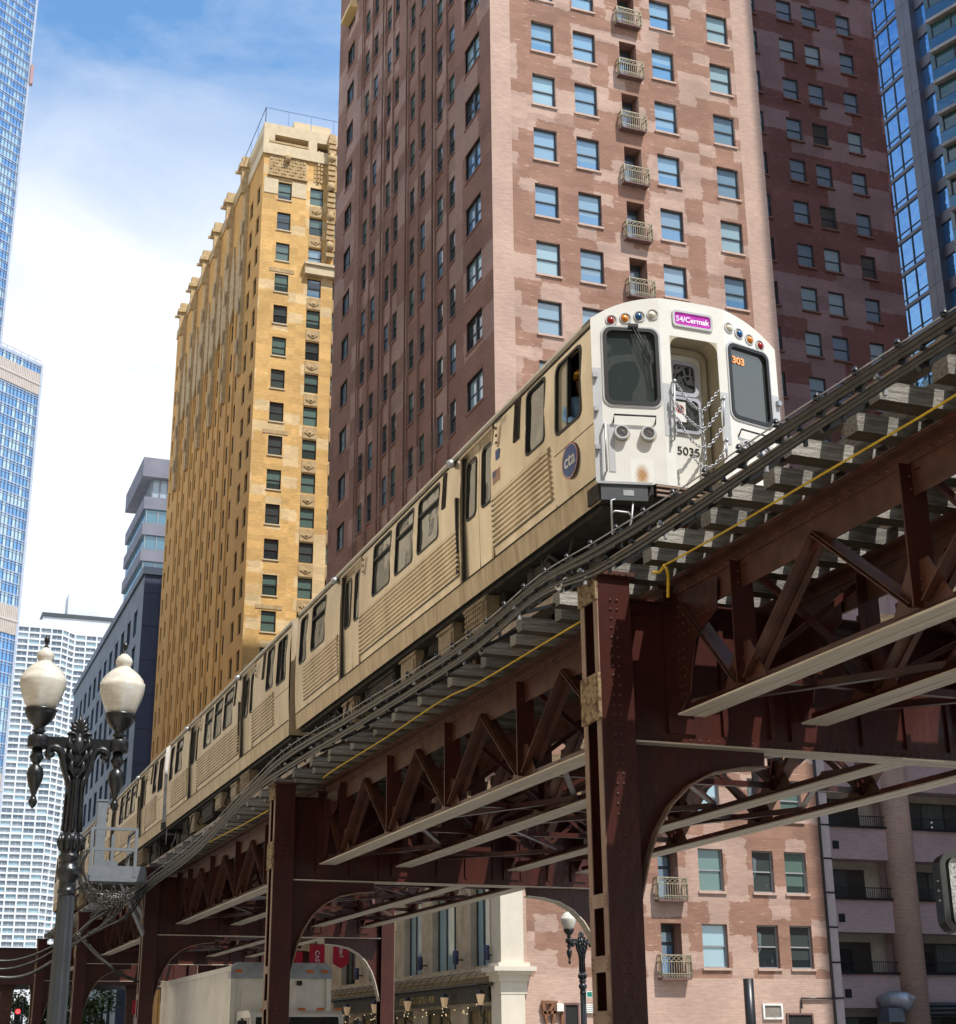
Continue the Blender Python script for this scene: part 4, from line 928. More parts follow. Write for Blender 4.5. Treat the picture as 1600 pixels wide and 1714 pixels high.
# ================================================================ city blocks outside the frame that shade, light and reflect
tanst = brickmat('tan_stone_wall', (0.76, 0.64, 0.47), (0.70, 0.58, 0.42), (0.58, 0.48, 0.34), bw=1.2, bh=.6, ms=.02)
def plain(name, lab, x0, x1, y0, y1, h, mat, fx=True):
    T = thing(name, lab, 'building', (x0, y0, 0)); m = MB(); F = Fxp(x1); hs = []; g = MB()
    for i in range(int((y1 - y0) / 3.4)):
        for j in range(int(h / 3.6) - 1): hs.append((y0 + 1 + 3.4 * i, y0 + 2.6 + 3.4 * i, 4.5 + 3.6 * j, 6.6 + 3.6 * j))
    m.grid(F, y0, y1, 0, h, hs, .3) if fx else m.face([(x1, y0, 0), (x1, y1, 0), (x1, y1, h), (x1, y0, h)])
    g.face([(x1 - .3, y0, 0), (x1 - .3, y1, 0), (x1 - .3, y1, h), (x1 - .3, y0, h)])
    m.face([(x0, y1, 0), (x0, y0, 0), (x0, y0, h), (x0, y1, h)]); m.face([(x0, y0, 0), (x1, y0, 0), (x1, y0, h), (x0, y0, h)]); m.face([(x1, y1, 0), (x0, y1, 0), (x0, y1, h), (x1, y1, h)])
    m.face([(x0, y0, h), (x1, y0, h), (x1, y1, h), (x0, y1, h)])
    m.build('wall', mat, T); 
    if fx: g.build('window_strip', glD, T)
plain('corner_block', 'tan stone block across the street, left of the frame and nearest the camera', -26, -3.2, -60, 36, 46, tanst)
plain('street_block', 'tan stone block across the side street, left of the frame', -26, -3.2, 58, 128, 62, tanst)
plain('far_street_block', 'tan stone block farther up the street, left of the frame', -26, -3.2, 146, 230, 50, tanst)
plain('shade_slab', 'unseen brown slab right of the frame, shaped to shade the court wall', 51.6, 104, 35.5, 46, 142, brickC, False)  # unseen slab, sized and placed to shade the court wall
T = thing('reflector_block', 'unseen stone block added behind the camera for the train windshields to reflect', 'building', (0, -48, 0)); m = MB(); F = (V3((-10, -48, 0)), V3((1, 0, 0)), V3((0, 0, 1)), V3((0, 1, 0))); hs = [(1 + 3.2 * i, 2.9 + 3.2 * i, 3 + 3.7 * j, 5.6 + 3.7 * j) for i in range(20) for j in range(16)]  # block added out of view so the windshields have something to reflect
m.grid(F, 0, 66, 0, 64, hs, .4); m.grid(F, 0, 66, 0, 64, [], 0) if False else None; m.face([(-10, -48.4, 0), (56, -48.4, 0), (56, -48.4, 64), (-10, -48.4, 64)], 1); m.face([(-10, -48, 64), (56, -48, 64), (56, -70, 64), (-10, -70, 64)]); m.build('wall', [pmat('pale_reflected_stone', (.62, .57, .48), .8), void], T)
# ================================================================ elevated railway
K = 7.75
BENTS = [-0.1, 14.5, 29.1, 44.35, 59.7, 74.6]
ZT, ZB = 6.5, 4.955           # top and bottom of the lattice girders
TR = [7.93, 9.47, 11.84, 13.33]
ordn = ['first', 'second', 'third', 'fourth', 'fifth', 'sixth', 'seventh', 'eighth']
XL, XR_ = 6.88, 14.22
def column(x0, x1, yb, lab, left, near):
    T = thing('steel_column', lab, 'column', ((x0 + x1) / 2, yb, 0), 'riveted columns of the elevated railway')
    y0, y1 = yb - .215, yb + .215; m = MB()
    m.box(x0, x1, y0, y0 + .03, 0, 6.46); m.box(x0, x1, y1 - .03, y1, 0, 6.46)      # the two channels
    m.box(x0 + .2, x1 - .12, y0 + .03, y1 - .03, 0, 6.46, 1)  # web coloured near black for the shade between the channels
    if near:
        zz = [.2 + .105 * k for k in range(int(6.1 / .105))]
        m.rivets([(x, y0, z) for z in zz if z > 1.6 for x in ((x0 + x1) / 2 - .045, (x0 + x1) / 2 + .03)], (0, -1, 0), .017, .016)
    m.build('column_web', [steel, void], T)
    m = MB(); xo = x0 if left else x1; s = -1 if left else 1
    a, b = sorted((xo, xo + s * .02)); a2, b2 = sorted((xo - s * .0, xo - s * .1))
    for q in (y0 - .002, y1 - .098): m.box(min(xo, xo + s * .012), max(xo, xo + s * .012), q, q + .1, 0, 6.46)
    m.build('flange', edge, T)
    fr = [(6.18, 6.46), (4.86, 5.37), (2.94, 3.08), (2.31, 2.47), (1.7, 1.94), (1.0, 1.2)]
    for i, (a, b) in enumerate(fr):
        m = MB(); m.box(min(xo, xo + s * .02), max(xo, xo + s * .02), y0 + .01, y1 - .01, a, b) if i > 1 else m.box(min(xo, xo + s * .035), max(xo, xo + s * .035), y0 - .01, y1 + .01, a, b)
        xr = xo + s * (.02 if i > 1 else .035)
        m.rivets([(xr, y, z) for y in ((y0 + .05, y1 - .05) if i > 1 else (y0 + .04, y0 + .11, y1 - .11, y1 - .04)) for z in ([a + .03, (a + b) / 2, b - .03] if i > 1 else [a + .03 + .07 * k for k in range(int((b - a - .04) / .07) + 1)])], (s, 0, 0), .016, .014)
        m.build('batten_plate', rust if i < 2 else edge, T)
    m = MB(); m.box(x0 - .06, x1 + .06, y0 - .05, y1 + .05, 6.46, 6.505)
    m.rivets([(x0 - .02 + .07 * k, y0 - .05, 6.48) for k in range(int((x1 - x0) / .07) + 1)], (0, -1, 0), .012); m.build('cap_plate', steel2, T)
near_l = ['large riveted brown column in front of the balcony front and pink wall, nearest the camera', 'riveted column standing in front of the white box truck', 'riveted column just right of the grey service platform', 'column just right of the lamp post foot, under the far end of the train', 'sixth street-side column, faint beyond the lamp post', 'seventh street-side column near the cross girder', 'farthest street-side column']
for i, yb in enumerate(BENTS):
    if i == 0: column(XL, XL + .39, yb, 'column beside the camera, outside the frame', True, False); continue
    column(XL, XL + .39, yb, near_l[i - 1], True, i <= 3)
    column(XR_ - .39, XR_, yb, 'far-side column of the %s bent from the camera' % ordn[i - 1], False, False)

def bent(yb, i):
    T = thing('cross_girder', ['cross girder over the camera, outside the frame', 'deep dark cross girder joining the large near column, with curved brackets', 'deep cross girder behind the box truck column, with curved brackets', 'cross girder at the service platform column', 'cross girder of the fourth bent', 'cross girder of the fifth bent', 'cross girder of the sixth bent', 'cross girder of the seventh bent'][i], 'girder', (XL, yb, 4.6), 'cross girders of the elevated railway')
    a, b = XL + .39, XR_ - .39; m = MB(); zb, zt = 4.66, 6.25
    m.box(a, b, yb - .012, yb + .012, zb + .02, zt - .02)
    for z0 in (zb + .02, zt - .14): m.box(a, b, yb - .035, yb - .012, z0, z0 + .12); m.box(a, b, yb + .012, yb + .035, z0, z0 + .12)
    for x in [a + .6 * k for k in range(1, int((b - a) / .6))]: m.box(x - .03, x + .03, yb - .05, yb + .05, zb + .14, zt - .14)
    m.box(a, b, yb - .17, yb + .17, zt - .02, zt)
    if i < 4: m.rivets([(a + .1 + .11 * k, yb - .035, zb + .08) for k in range(int((b - a) / .11) - 1)] + [(a + .1 + .11 * k, yb - .035, zt - .08) for k in range(int((b - a) / .11) - 1)], (0, -1, 0), .014, .012)
    m.build('web_plate', steel, T)
    m = MB(); m.box(a + 1.6, b - 1.6, yb - .17, yb - .012, zb, zb + .018); m.box(a + 1.6, b - 1.6, yb + .012, yb + .17, zb, zb + .018); m.box(a, a + 1.6, yb - .165, yb + .165, zb + .0, zb + .018); m.box(b - 1.6, b, yb - .165, yb + .165, zb, zb + .018); m.build('bottom_flange', faded_bounce_x, T)
    # curved knee brackets
    prof = [(0, -1.75), (.07, -1.5), (.15, -1.2), (.26, -.92), (.44, -.64), (.68, -.42), (.98, -.27), (1.32, -.2), (1.66, -.17), (1.68, 0)]
    for s, x in ((1, a), (-1, b)):
        m = MB(); pts = [(x, zb - .002)] + [(x + s * p[0], zb - .002 + p[1] * 1.0) for p in prof]
        if s > 0: pts.reverse()
        m.prism(Fy(yb), pts, -.012, .012)
        m.build('knee_bracket', steel, T)
        m = MB()
        for k in range(len(prof) - 2):
            p, q = prof[k], prof[k + 1]; P = V3((x + s * p[0], yb, zb - .004 + p[1])); Q = V3((x + s * q[0], yb, zb - .004 + q[1])); m.bar(P, Q, .26, .02, (0, 0, 1) if abs(Q.x - P.x) > .02 else (1, 0, 0))
        m.build('bracket_flange', edge if s > 0 else faded_bounce, T)
    # hanging connection plates
    for x in TR: m = MB(); m.box(x - .17, x + .17, yb - .06, yb - .036, 4.8, 6.4); m.build('connection_plate', steel, T)
for i, yb in enumerate(BENTS): bent(yb, i)

def girder(x, ya, yb_, lab, near, line, span):
    T = thing('lattice_girder', lab, 'girder', (x, ya, ZB), 'lattice girders under the tracks')
    y0, y1 = ya + .06, yb_ - .06; n = 5; p = (yb_ - ya) / n
    nodes = [ya + p * (k + .5) for k in range(n)]; tops = [ya + p * k for k in range(n + 1)]; tops[0] = y0 + .25; tops[-1] = y1 - .25
    # top chord
    m = MB(); m.box(x - .008, x + .008, y0, y1, 6.06, ZT - .025); m.box(x - .025, x - .008, y0, y1, ZT - .145, ZT - .025); m.box(x + .008, x + .025, y0, y1, ZT - .145, ZT - .025)
    m.box(x - .165, x + .165, y0, y1, ZT - .023, ZT); m.box(x - .15, x - .025, y0, y1, ZT - .04, ZT - .024); m.box(x + .025, x + .15, y0, y1, ZT - .04, ZT - .024)
    if near: m.rivets([(x - .025, y0 + .1 + .15 * k, ZT - .10) for k in range(int((y1 - y0) / .15))], (-1, 0, 0), .018, .016)
    m.build('top_chord', steel2, T)
    # bottom chord: two angles, underside paled by bounce light in its colour
    m = MB(); bx = (x - .165, x + .165)
    m.box(bx[0], x - .012, y0 + .2, y1 - .2, ZB, ZB + .02); m.box(x + .012, bx[1], y0 + .2, y1 - .2, ZB, ZB + .02); m.build('bottom_flange', faded_bounce, T)
    m = MB(); m.box(x - .026, x - .012, y0 + .2, y1 - .2, ZB + .021, ZB + .13); m.box(x + .012, x + .026, y0 + .2, y1 - .2, ZB + .021, ZB + .13)
    if near: m.rivets([(x - .12, y0 + .4 + .22 * k, ZB + .02) for k in range(int((y1 - y0 - .8) / .22))], (0, 0, 1), .015, .012)
    m.build('bottom_chord', steel, T)
    for k in range(n):
        yy = nodes[k]; m = MB()
        m.bar((x - .05, yy, ZB + .1), (x - .05, yy, ZT - .15), .02, .16, (1, 0, 0)); m.bar((x + .05, yy, ZB + .1), (x + .05, yy, ZT - .15), .02, .16, (1, 0, 0)); m.box(x - .05, x + .05, yy - .012, yy + .012, ZB + .12, ZT - .15)
        if near: m.rivets([(x - .06, yy + s, z) for s in (-.05, .05) for z in (5.2, 5.3, 6.1, 6.22, 6.34)], (-1, 0, 0), .013)
        m.build('post', steel, T)
        for j, yt in ((0, tops[k]), (1, tops[k + 1])):
            m = MB(); 
            if near or line < 2:
                w = .075 if j == (0) else .06
                for s in (-1, 1): m.bar((x + s * .045, yy + (-.1 if j == 0 else .1), ZB + .16), (x + s * .045, yt + (.0), 6.2), .012, .1, (1, 0, 0)); m.bar((x + s * .085, yy + (-.1 if j == 0 else .1), ZB + .13), (x + s * .085, yt, 6.17), .075, .012, (0, 0, 1))
            else: m.bar((x, yy, ZB + .16), (x, yt, 6.2), .16, .09)
            m.build('diagonal', steel2, T)
        m = MB(); m.prism(Fx(x - .03), [(yy - .42, ZB + .1), (yy + .42, ZB + .1), (yy + .14, ZB + .52), (yy - .14, ZB + .52)], -.004, .004); m.build('gusset_plate', steel2, T)
    for s, yt in ((1, y0), (-1, y1)):
        m = MB(); q = [(yt, 6.3), (yt + s * 1.0, 6.3), (yt + s * .95, 5.95), (yt + s * .45, 5.75), (yt + s * .28, 5.2), (yt, 5.0)]
        if s < 0: q.reverse()
        m.prism(Fx(x - .04), q, -.006, .006)
        if near: m.rivets([(x - .046, yt + s * (.1 + .11 * a), 6.2 - .11 * b) for a in range(8) for b in range(4) if a + b < 9 and (a < 4 or b < 3)] + [(x - .046, yt + s * (.08 + .1 * a), 5.7 - .1 * b) for a in range(2) for b in range(6)], (-1, 0, 0), .014, .012)
        m.box(x - .02, x + .02, min(yt, yt + s * .05), max(yt, yt + s * .05), ZB + .05, 6.35); m.box(x - .15, x + .15, min(yt, yt + s * .02), max(yt, yt + s * .02), ZB + .05, 6.35)
        m.build('end_gusset', steel, T)
for i in range(len(BENTS) - 1):
    for l, x in enumerate(TR):
        side = ['nearest the street', 'second from the street', 'third from the street', 'farthest from the street'][l]
        spn = ['right of the large near column', 'between the near column and the truck column', 'between the truck column and the platform column', 'in the fourth span up the street', 'in the fifth span up the street', 'in the sixth span up the street', 'in the farthest span'][i]
        if i > 3 and l > 1: continue
        girder(x, BENTS[i], BENTS[i + 1], 'lattice girder %s, %s' % (side, spn), l == 0 and i < 3, l, i)
# lateral bracing between the bottom chords
for i in range(4):
    for t, (xa, xb) in enumerate(((TR[0], TR[1]), (TR[2], TR[3]), (TR[1], TR[2]))):
        T = thing('lateral_brace', 'zigzag brace angles between the %s bottom flanges of span %s' % (['two street-side', 'two far-side', 'two middle'][t], ordn[i]), 'brace', (xa, BENTS[i], 5.0), 'lateral bracing between the girders')
        p = (BENTS[i + 1] - BENTS[i]) / 5; y = BENTS[i] + .3; s = 0
        for k in range(5):
            m = MB(); y0, y1 = BENTS[i] + p * k + .3, BENTS[i] + p * (k + 1) - (.3 if k == 4 else -.3)
            a, b = (xa, xb) if k % 2 else (xb, xa); m.bar((a, y0, 5.06), (b, y1, 5.06), .08, .01); m.bar((a, y0, 5.1), (b, y1, 5.1), .01, .08); m.build('angle_bar', steel, T)
        for k in range(5):
            m = MB(); y0 = BENTS[i] + p * (k + .5)
            m.bar((xa, y0 + .1, 5.15), (xb, y0 + .1, 6.3), .06, .06); m.bar((xb, y0 - .1, 5.15), (xa, y0 - .1, 6.3), .06, .06); m.bar((xa, y0, 5.12), (xb, y0, 5.12), .08, .08); m.build('sway_brace', steel, T)

# ---------------------------------------------------------------- deck
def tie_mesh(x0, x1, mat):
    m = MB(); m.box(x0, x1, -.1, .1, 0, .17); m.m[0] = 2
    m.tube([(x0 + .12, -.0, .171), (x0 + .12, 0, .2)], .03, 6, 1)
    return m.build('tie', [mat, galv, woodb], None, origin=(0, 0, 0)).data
protos = {}
def ties(x0l, x0s, x1, pre, labl, labs, y0, y1, mat):
    for kind, xa, lab in (('long', x0l, labl), ('short', x0s, labs)):
        me = tie_mesh(xa, x1, mat)
        protos[kind] = me
        y = y0 + (.63 if kind == 'short' else 0)
        while y < y1:
            o = bpy.data.objects.new('railway_tie', me); C.objects.link(o); o.location = (random.uniform(-.04, .03), y + random.uniform(-.03, .03), 6.503); o.rotation_euler = (0, 0, random.uniform(-.006, .006))
            tag(o, lab, 'railway tie', pre); y += 1.262
for o in list(bpy.data.objects):
    if o.name.startswith('tie'): bpy.data.objects.remove(o)
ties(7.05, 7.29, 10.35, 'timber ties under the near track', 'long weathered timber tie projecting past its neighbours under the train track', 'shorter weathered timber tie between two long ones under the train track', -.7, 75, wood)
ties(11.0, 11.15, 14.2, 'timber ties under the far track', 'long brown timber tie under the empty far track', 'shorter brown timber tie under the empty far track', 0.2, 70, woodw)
for o in list(bpy.data.objects):
    if o.name.split('.')[0] == 'tie': bpy.data.objects.remove(o)
def railthing(x, lab):
    m = MB(); y0, y1 = -3, 75
    m.box(x - .07, x + .07, y0, y1, 6.675, 6.69); m.box(x - .009, x + .009, y0, y1, 6.69, 6.80); m.box(x - .035, x + .035, y0, y1, 6.80, 6.84)
    tag(m.build('rail', railm), lab, 'rail', 'running rails')
for x, l in ((8.01, 'near running rail under the train wheels'), (9.45, 'second running rail under the train, on its far wheels'), (11.87, 'near rail of the empty far track'), (13.31, 'outermost rail of the empty far track')): railthing(x, l)
def plank(x0, x1, z0, z1, lab, mat, y0=-3, y1=75, name='guard_timber', cat='timber', seg=4.9):
    T = thing(name, lab, cat, (x0, y0, z0)); y = y0
    while y < y1: m = MB(); m.box(x0, x1, y, min(y + seg - .015, y1), z0, z1); m.build('timber', mat, T); y += seg
woody = pmat('grey_walkway_boards', (0.36, 0.33, 0.29), .85, 0, .1, 5, .8, col2=(0.17, 0.15, 0.13), streak=(5, .6, 9))
plank(7.74, 7.91, 6.673, 6.83, 'grey guard timber just outside the near rail', woody)
plank(8.12, 8.40, 6.673, 6.80, 'guard timber inside the near rail', woody)
plank(8.95, 9.25, 6.673, 6.80, 'guard timber inside the second rail', woody)
plank(9.62, 9.9, 6.673, 6.80, 'guard timber outside the second rail', woody)
plank(12.1, 12.26, 6.673, 6.80, 'guard timber inside the near rail of the far track', woody)
plank(12.9, 13.06, 6.673, 6.80, 'guard timber inside the outer rail of the far track', woody)
plank(10.1, 11.2, 6.85, 6.89, 'boarded footwalk between the two tracks', woody, name='footwalk', cat='footwalk')
T = thing('third_rail', 'third rail on insulators beside the near track', 'third rail', (7.45, 0, 6.7))
m = MB(); m.box(7.43, 7.65, -3, 75, 6.86, 6.95); m.build('conductor', railm, T)
m = MB()
for k in range(25): m.lathe((7.54, -2 + 3.1 * k, 6.675), [(.06, 0), (.08, .05), (.05, .1), (.07, .185)], 8)
m.build('insulators', pmat('brown_porcelain', (.14, .07, .04), .3), T)

# ---------------------------------------------------------------- cable runs hung outside the ties
def pth(pts, x=6.65, dx=0): return [onx(u, v, x) + V3((dx, 0, 0)) for u, v in pts]
def smooth(pts, n=6):
    o = []
    for i in range(len(pts) - 1):
        p0, p1, p2, p3 = pts[max(i - 1, 0)], pts[i], pts[i + 1], pts[min(i + 2, len(pts) - 1)]
        for k in range(n):
            t = k / n; o.append(.5 * ((2 * p1) + (p2 - p0) * t + (2 * p0 - 5 * p1 + 4 * p2 - p3) * t * t + (3 * p1 - p0 - 3 * p2 + p3) * t ** 3))
    return o + [pts[-1]]
XC = 6.65
A = [(1900, 330), (1600, 527), (1460, 618), (1300, 722), (1140, 830), (1000, 917), (900, 975), (780, 1075), (600, 1190), (480, 1262), (415, 1320), (330, 1410), (262, 1462), (225, 1490), (180, 1500)]
offs = [('thin messenger wire above the cable runs', -16, .008), ('uppermost black cable of the outboard cable run', 2, .024), ('second black cable of the outboard cable run', 12, .024), ('third black cable, below the gap in the cable run', 35, .022), ('lowest black cable of the outboard cable run', 43, .02)]
PATHS = {}
for n_, (lab, dv, r) in enumerate(offs):
    pts = []
    for k, (u, v) in enumerate(A):
        f = 1 if u > 950 else (.62 if u > 420 else .35)
        if dv == -16: f = min(f, .8)
        p = onx(u, v + dv * f, XC)
        if u < 460: p.z -= 0.03 * (n_ % 3)
        pts.append(p)
    sp = smooth(pts, 5); PATHS[n_] = sp
    T = thing('cable', lab, 'cable', tuple(sp[0]), 'cables hung along the outer edge of the deck')
    m = MB(); m.tube(sp, r, 8 if r > .02 else 5); m.build('cable_jacket', [conduit if n_ else galv], T)
    if r > .02:
        m = MB()
        for q in range(1): m.tube([p + V3((-.02, 0, .02)) for p in sp], .007, 4)
        m.build('lashed_wire', conduit, T)
def at_y(path, y):
    for i in range(len(path) - 1):
        a, b = path[i], path[i + 1]
        if min(a.y, b.y) <= y <= max(a.y, b.y): t = (y - a.y) / (b.y - a.y + 1e-9); return a + (b - a) * t
    return path[-1]
T = thing('cable_clamps', 'row of small black hangers and bolts clamping the outboard cables', 'cable clamps', (XC, 10, 6.4))
y = 6.8; n_ = 0
while y < 28 and n_ < 92:
    m = MB(); a, b = at_y(PATHS[0], y), at_y(PATHS[2], y)
    m.bar((XC + .03, y, a.z), (XC + .03, y, b.z - .05), .03, .03, (0, 1, 0)); m.bar((XC - .05, y, b.z - .045), (XC + .05, y, b.z - .045), .035, .02); m.bar((XC - .045, y, at_y(PATHS[1], y).z + .045), (XC + .05, y, at_y(PATHS[1], y).z + .045), .03, .02); m.rivets([(XC - .02, y, a.z)], (0, 0, 1), .03, .04)
    m.build('clamp', [black], T)
    yy = y + .28; m = MB(); a, b = at_y(PATHS[3], yy), at_y(PATHS[4], yy)
    m.bar((XC + .03, yy, a.z + .06), (XC + .03, yy, b.z - .05), .03, .03, (0, 1, 0)); m.bar((XC - .05, yy, a.z + .05), (XC + .06, yy, a.z + .05), .03, .02); m.rivets([(XC - .02, yy, a.z + .05)], (0, 0, 1), .025, .04); m.build('clamp', [galv if n_ % 3 == 0 else black], T)
    y += .62 if y > 9 else .55; n_ += 2
T = thing('cable_brackets', 'arms carrying the cables out from the tie ends', 'brackets', (XC, 10, 6.4))
for k in range(14):
    y = 8.2 + 1.262 * k * 1.0; m = MB(); z = at_y(PATHS[4], y).z - .07; m.bar((XC - .06, y, z), (7.1, y, 6.55), .04, .04); m.build('bracket', black, T)
# yellow cable
YC_ = 7.3; T = thing('yellow_cable', 'yellow cable strung along the street-side girder under the ties', 'cable', (7.3, 8, 6.4))
m = MB(); ypts = [onx(u, v, YC_) for u, v in ((1900, 470), (1600, 661), (1480, 733), (1340, 815), (1230, 880), (1160, 920), (1112, 946))]; m.tube(smooth(ypts, 5), .011, 6); m.tube(smooth([ypts[-1], onx(1104, 957, YC_), onx(1093, 958, YC_)], 4), .016, 6)
m.tube(smooth([onx(1112, 946, YC_), onx(1118, 960, YC_), onx(1118, 1000, YC_)], 4), .018, 6); m.build('cable_near', yel, T)
m = MB(); m.tube(smooth([onx(u, v, YC_) for u, v in ((972, 1040), (900, 1083), (800, 1143), (740, 1172), (650, 1232), (560, 1288), (541, 1302))], 4), .012, 6); m.build('cable_middle', yel, T)
m = MB(); m.tube(smooth([onx(u, v, YC_) for u, v in ((450, 1356), (400, 1384), (380, 1394), (330, 1420))], 4), .013, 6); m.build('cable_far', yel, T)
# J hook under the cables by the near column
T = thing('cable_hook', 'small white J-shaped hook hanging under the cables left of the near column', 'hook', (6.65, 14.9, 6.2)); m = MB()
m.tube(smooth([onx(948, 968, 6.65), onx(943, 972, 6.65), onx(941, 980, 6.65), onx(936, 986, 6.65), onx(931, 983, 6.65)], 4), .02, 6); m.build('hook', whitep, T)
# ================================================================ train
TX, TY0, CL, CW = 7.40, 15.29, 14.46, 2.64
XM = TX + CW / 2; ZF = 7.72
def tuck(mb):
    for i, (x, y, z) in enumerate(mb.v):
        t = 0.05 * max(0, (8.75 - z) / 1.0) ** 1.6 + 0.05 * max(0, (z - 9.35) / .8) ** 1.5
        mb.v[i] = (XM + (x - XM) * (1 - t / (CW / 2)), y, z)
    return mb
def ztop(x): t = abs((x - XM) / (CW / 2)); return 10.13 + .35 * (1 - min(1, t) ** 3)
lamp_red = pmat('red_lens', (0.35, .01, .015), .15, 0, .1, 20); lamp_or = pmat('amber_lens', (0.75, .22, .01), .15, 0, .1, 20); lamp_bl = pmat('blue_lens', (0.01, .09, .25), .15, 0, .1, 20); lamp_wh = pmat('clear_lens', (0.75, .72, .6), .15, 0, .1, 20)
chrome = pmat('chrome', (.7, .7, .72), .12, 1, .05, 8); mask_in = pmat('tan_paint_and_recess_shade', (0.42, 0.36, 0.26), .5, 0, .06, 3); lav = pmat('pale_lavender_gasket', (.42, .43, .5), .5)  # mask_in: shade inside the white mask's recesses given as a tan colour
decalb = pmat('blue_decal', (0.02, 0.07, 0.28), .4, 0, .03, 3); decr = pmat('red_decal', (.5, .05, .04), .4); decw = pmat('white_decal', (.75, .74, .72), .4); ledp = pmat('magenta_led_panel', (0.38, 0.015, 0.32), .4, 0, .35, 40, emit=((.75, .03, .6), .2)); orangd = pmat('orange_digits', (.9, .35, .12), .5, emit=((.9, .35, .12), .35))
BODYW = [(1.50, 2.13, 9.07, 10.0), (5.67, 6.68, 9.06, 9.98), (6.93, 7.86, 9.05, 9.98), (8.14, 9.14, 9.04, 9.98), (12.28, 13.28, 9.05, 9.98), (13.66, 14.2, 9.0, 9.96)]
SLOT = [(2.38, 2.53, 9.46, 10.02), (5.37, 5.47, 9.47, 9.99)]
DOORS = [(3.42, 4.68), (9.94, 11.18)]
def side(T, s, cabf):
    """s=-1 street side (x=TX), s=+1 far side"""
    x0 = TX if s < 0 else TX + CW; F = (V3((x0, TY0, 0)), V3((0, 1, 0)), V3((0, 0, 1)), V3((s, 0, 0)))
    W = list(BODYW); cw = (.36, 1.13, 8.98, 9.95)
    holes = W + SLOT + [(a, b, 8.03, 9.98) for a, b in DOORS] + [cw]
    m = MB(); m.grid(F, 0.0, CL, ZF, 10.13, holes, .06, 0, lambda u, z: 1 if z < 8.03 else 0, zc=(7.9, 8.1, 8.25, 8.4, 8.55, 8.75, 9.9)); tuck(m).build('side_panel', [stain, stain2], T)
    # fluted lower panels
    for a, b in ((1.32, 3.36), (4.76, 9.86), (11.26, 13.75)):
        m = MB(); m.ob(F, a, b, 8.165, 8.92, .0015, .003, 1)  # darker backing strip colours in the shade between the flutes
        for k in range(10):
            z = 8.17 + .075 * k; X = [(.003, z), (.03, z + .012), (.03, z + .042), (.003, z + .054)]
            m.mesh([F[0] + F[1] * yy + F[3] * p[0] + F[2] * p[1] for yy in (a + .004 * k, b + .0 * k) for p in X], [(0, 1, 5, 4), (1, 2, 6, 5), (2, 3, 7, 6), (0, 3, 2, 1), (4, 5, 6, 7)])
        tuck(m).build('fluted_panel', [stain, tanbox], T)
    m = MB()
    for u in (1.22, 3.36, 4.74, 9.88, 11.24, 13.5): m.ob(F, u - .008, u + .008, 8.03, 10.1, 0, .004)
    m.ob(F, 0, CL, 8.025, 8.04, 0, .012); m.ob(F, 0.02, 1.2, 8.72, 8.728, 0, .003); m.ob(F, 0.0, CL, 10.05, 10.075, 0, .012)
    tuck(m).build('panel_seam', under, T)
    m = MB(); m.ob(F, -.0, CL, 10.12, 10.16, -.02, .03); tuck(m).build('drip_rail', roofm, T)
    for i, w in enumerate(W):
        r = .13; m = MB(); m.ring(F, rrect(w[0] - .014, w[1] + .014, w[2] - .014, w[3] + .014, r - .03), rrect(w[0] + .018, w[1] - .018, w[2] + .018, w[3] - .018, r - .04), -.03, .008)
        if i in (1, 2, 3, 4): m.ob(F, w[0], w[1], w[3] - .30, w[3] - .265, -.03, .008)
        o = tuck(m).build('window', rubber, T)
        g = MB(); g.ob(F, w[0], w[1], w[2], w[3], -.05, -.025); tuck(g); gg = g.build('pane', trainglass2 if i in (1, 2, 3) else trainglass, T); gg.parent = o
    for w in SLOT: m = MB(); m.ob(F, w[0], w[1], w[2], w[3], -.06, -.04); [m.ob(F, w[0], w[1], w[2] + .05 * k, w[2] + .05 * k + .02, -.04, -.01) for k in range(int((w[3] - w[2]) / .05))]; m.ring(F, rrect(w[0] - .03, w[1] + .03, w[2] - .03, w[3] + .03, .02), rrect(w[0], w[1], w[2], w[3], .01), 0, .012); tuck(m).build('louvre', [under], T)
    for a, b in DOORS:
        c = (a + b) / 2
        for p, q in ((a, c - .006), (c + .006, b)):
            m = MB(); m.ob(F, p, q, 8.04, 8.97, -.085, -.055); m.ob(F, p, q, 9.84, 9.98, -.085, -.055); m.ob(F, p, p + .13, 8.97, 9.84, -.085, -.055); m.ob(F, q - .13, q, 8.97, 9.84, -.085, -.055)
            o = tuck(m).build('door', stain, T)
            g = MB(); g.ob(F, p + .1, q - .1, 8.94, 9.87, -.09, -.07); tuck(g); gg = g.build('pane', trainglass, T); gg.parent = o
            m = MB(); m.ring(F, rrect(p + .10, q - .10, 8.93, 9.88, .1), rrect(p + .135, q - .135, 8.965, 9.845, .08), -.07, -.045); tuck(m); r_ = m.build('gasket', rubber, T); r_.parent = o
        m = MB(); m.ob(F, a - .05, a, 8.03, 10.02, 0, .02); m.ob(F, b, b + .05, 8.03, 10.02, 0, .02); m.ob(F, c - .008, c + .008, 8.05, 9.97, -.06, -.05, 1); m.ob(F, b - .03, b, 8.03, 9.98, -.05, .0, 1); m.ob(F, a - .05, b + .05, 9.98, 10.03, 0, .025)
        if b < 6: m.ob(F, b + .10, b + .15, 8.2, 9.4, 0, .035, 1)
        tuck(m).build('door_frame', [stain2, rubber], T)
        m = MB(); P = F[0] + F[1] * (b + .33) + F[2] * 10.02 + F[3] * .03
        m.lathe((P.x, P.y, P.z - .06), [(.02, 0), (.07, .03), (.07, .1), (.03, .13)], 10); m.build('door_lamp', galv, T)
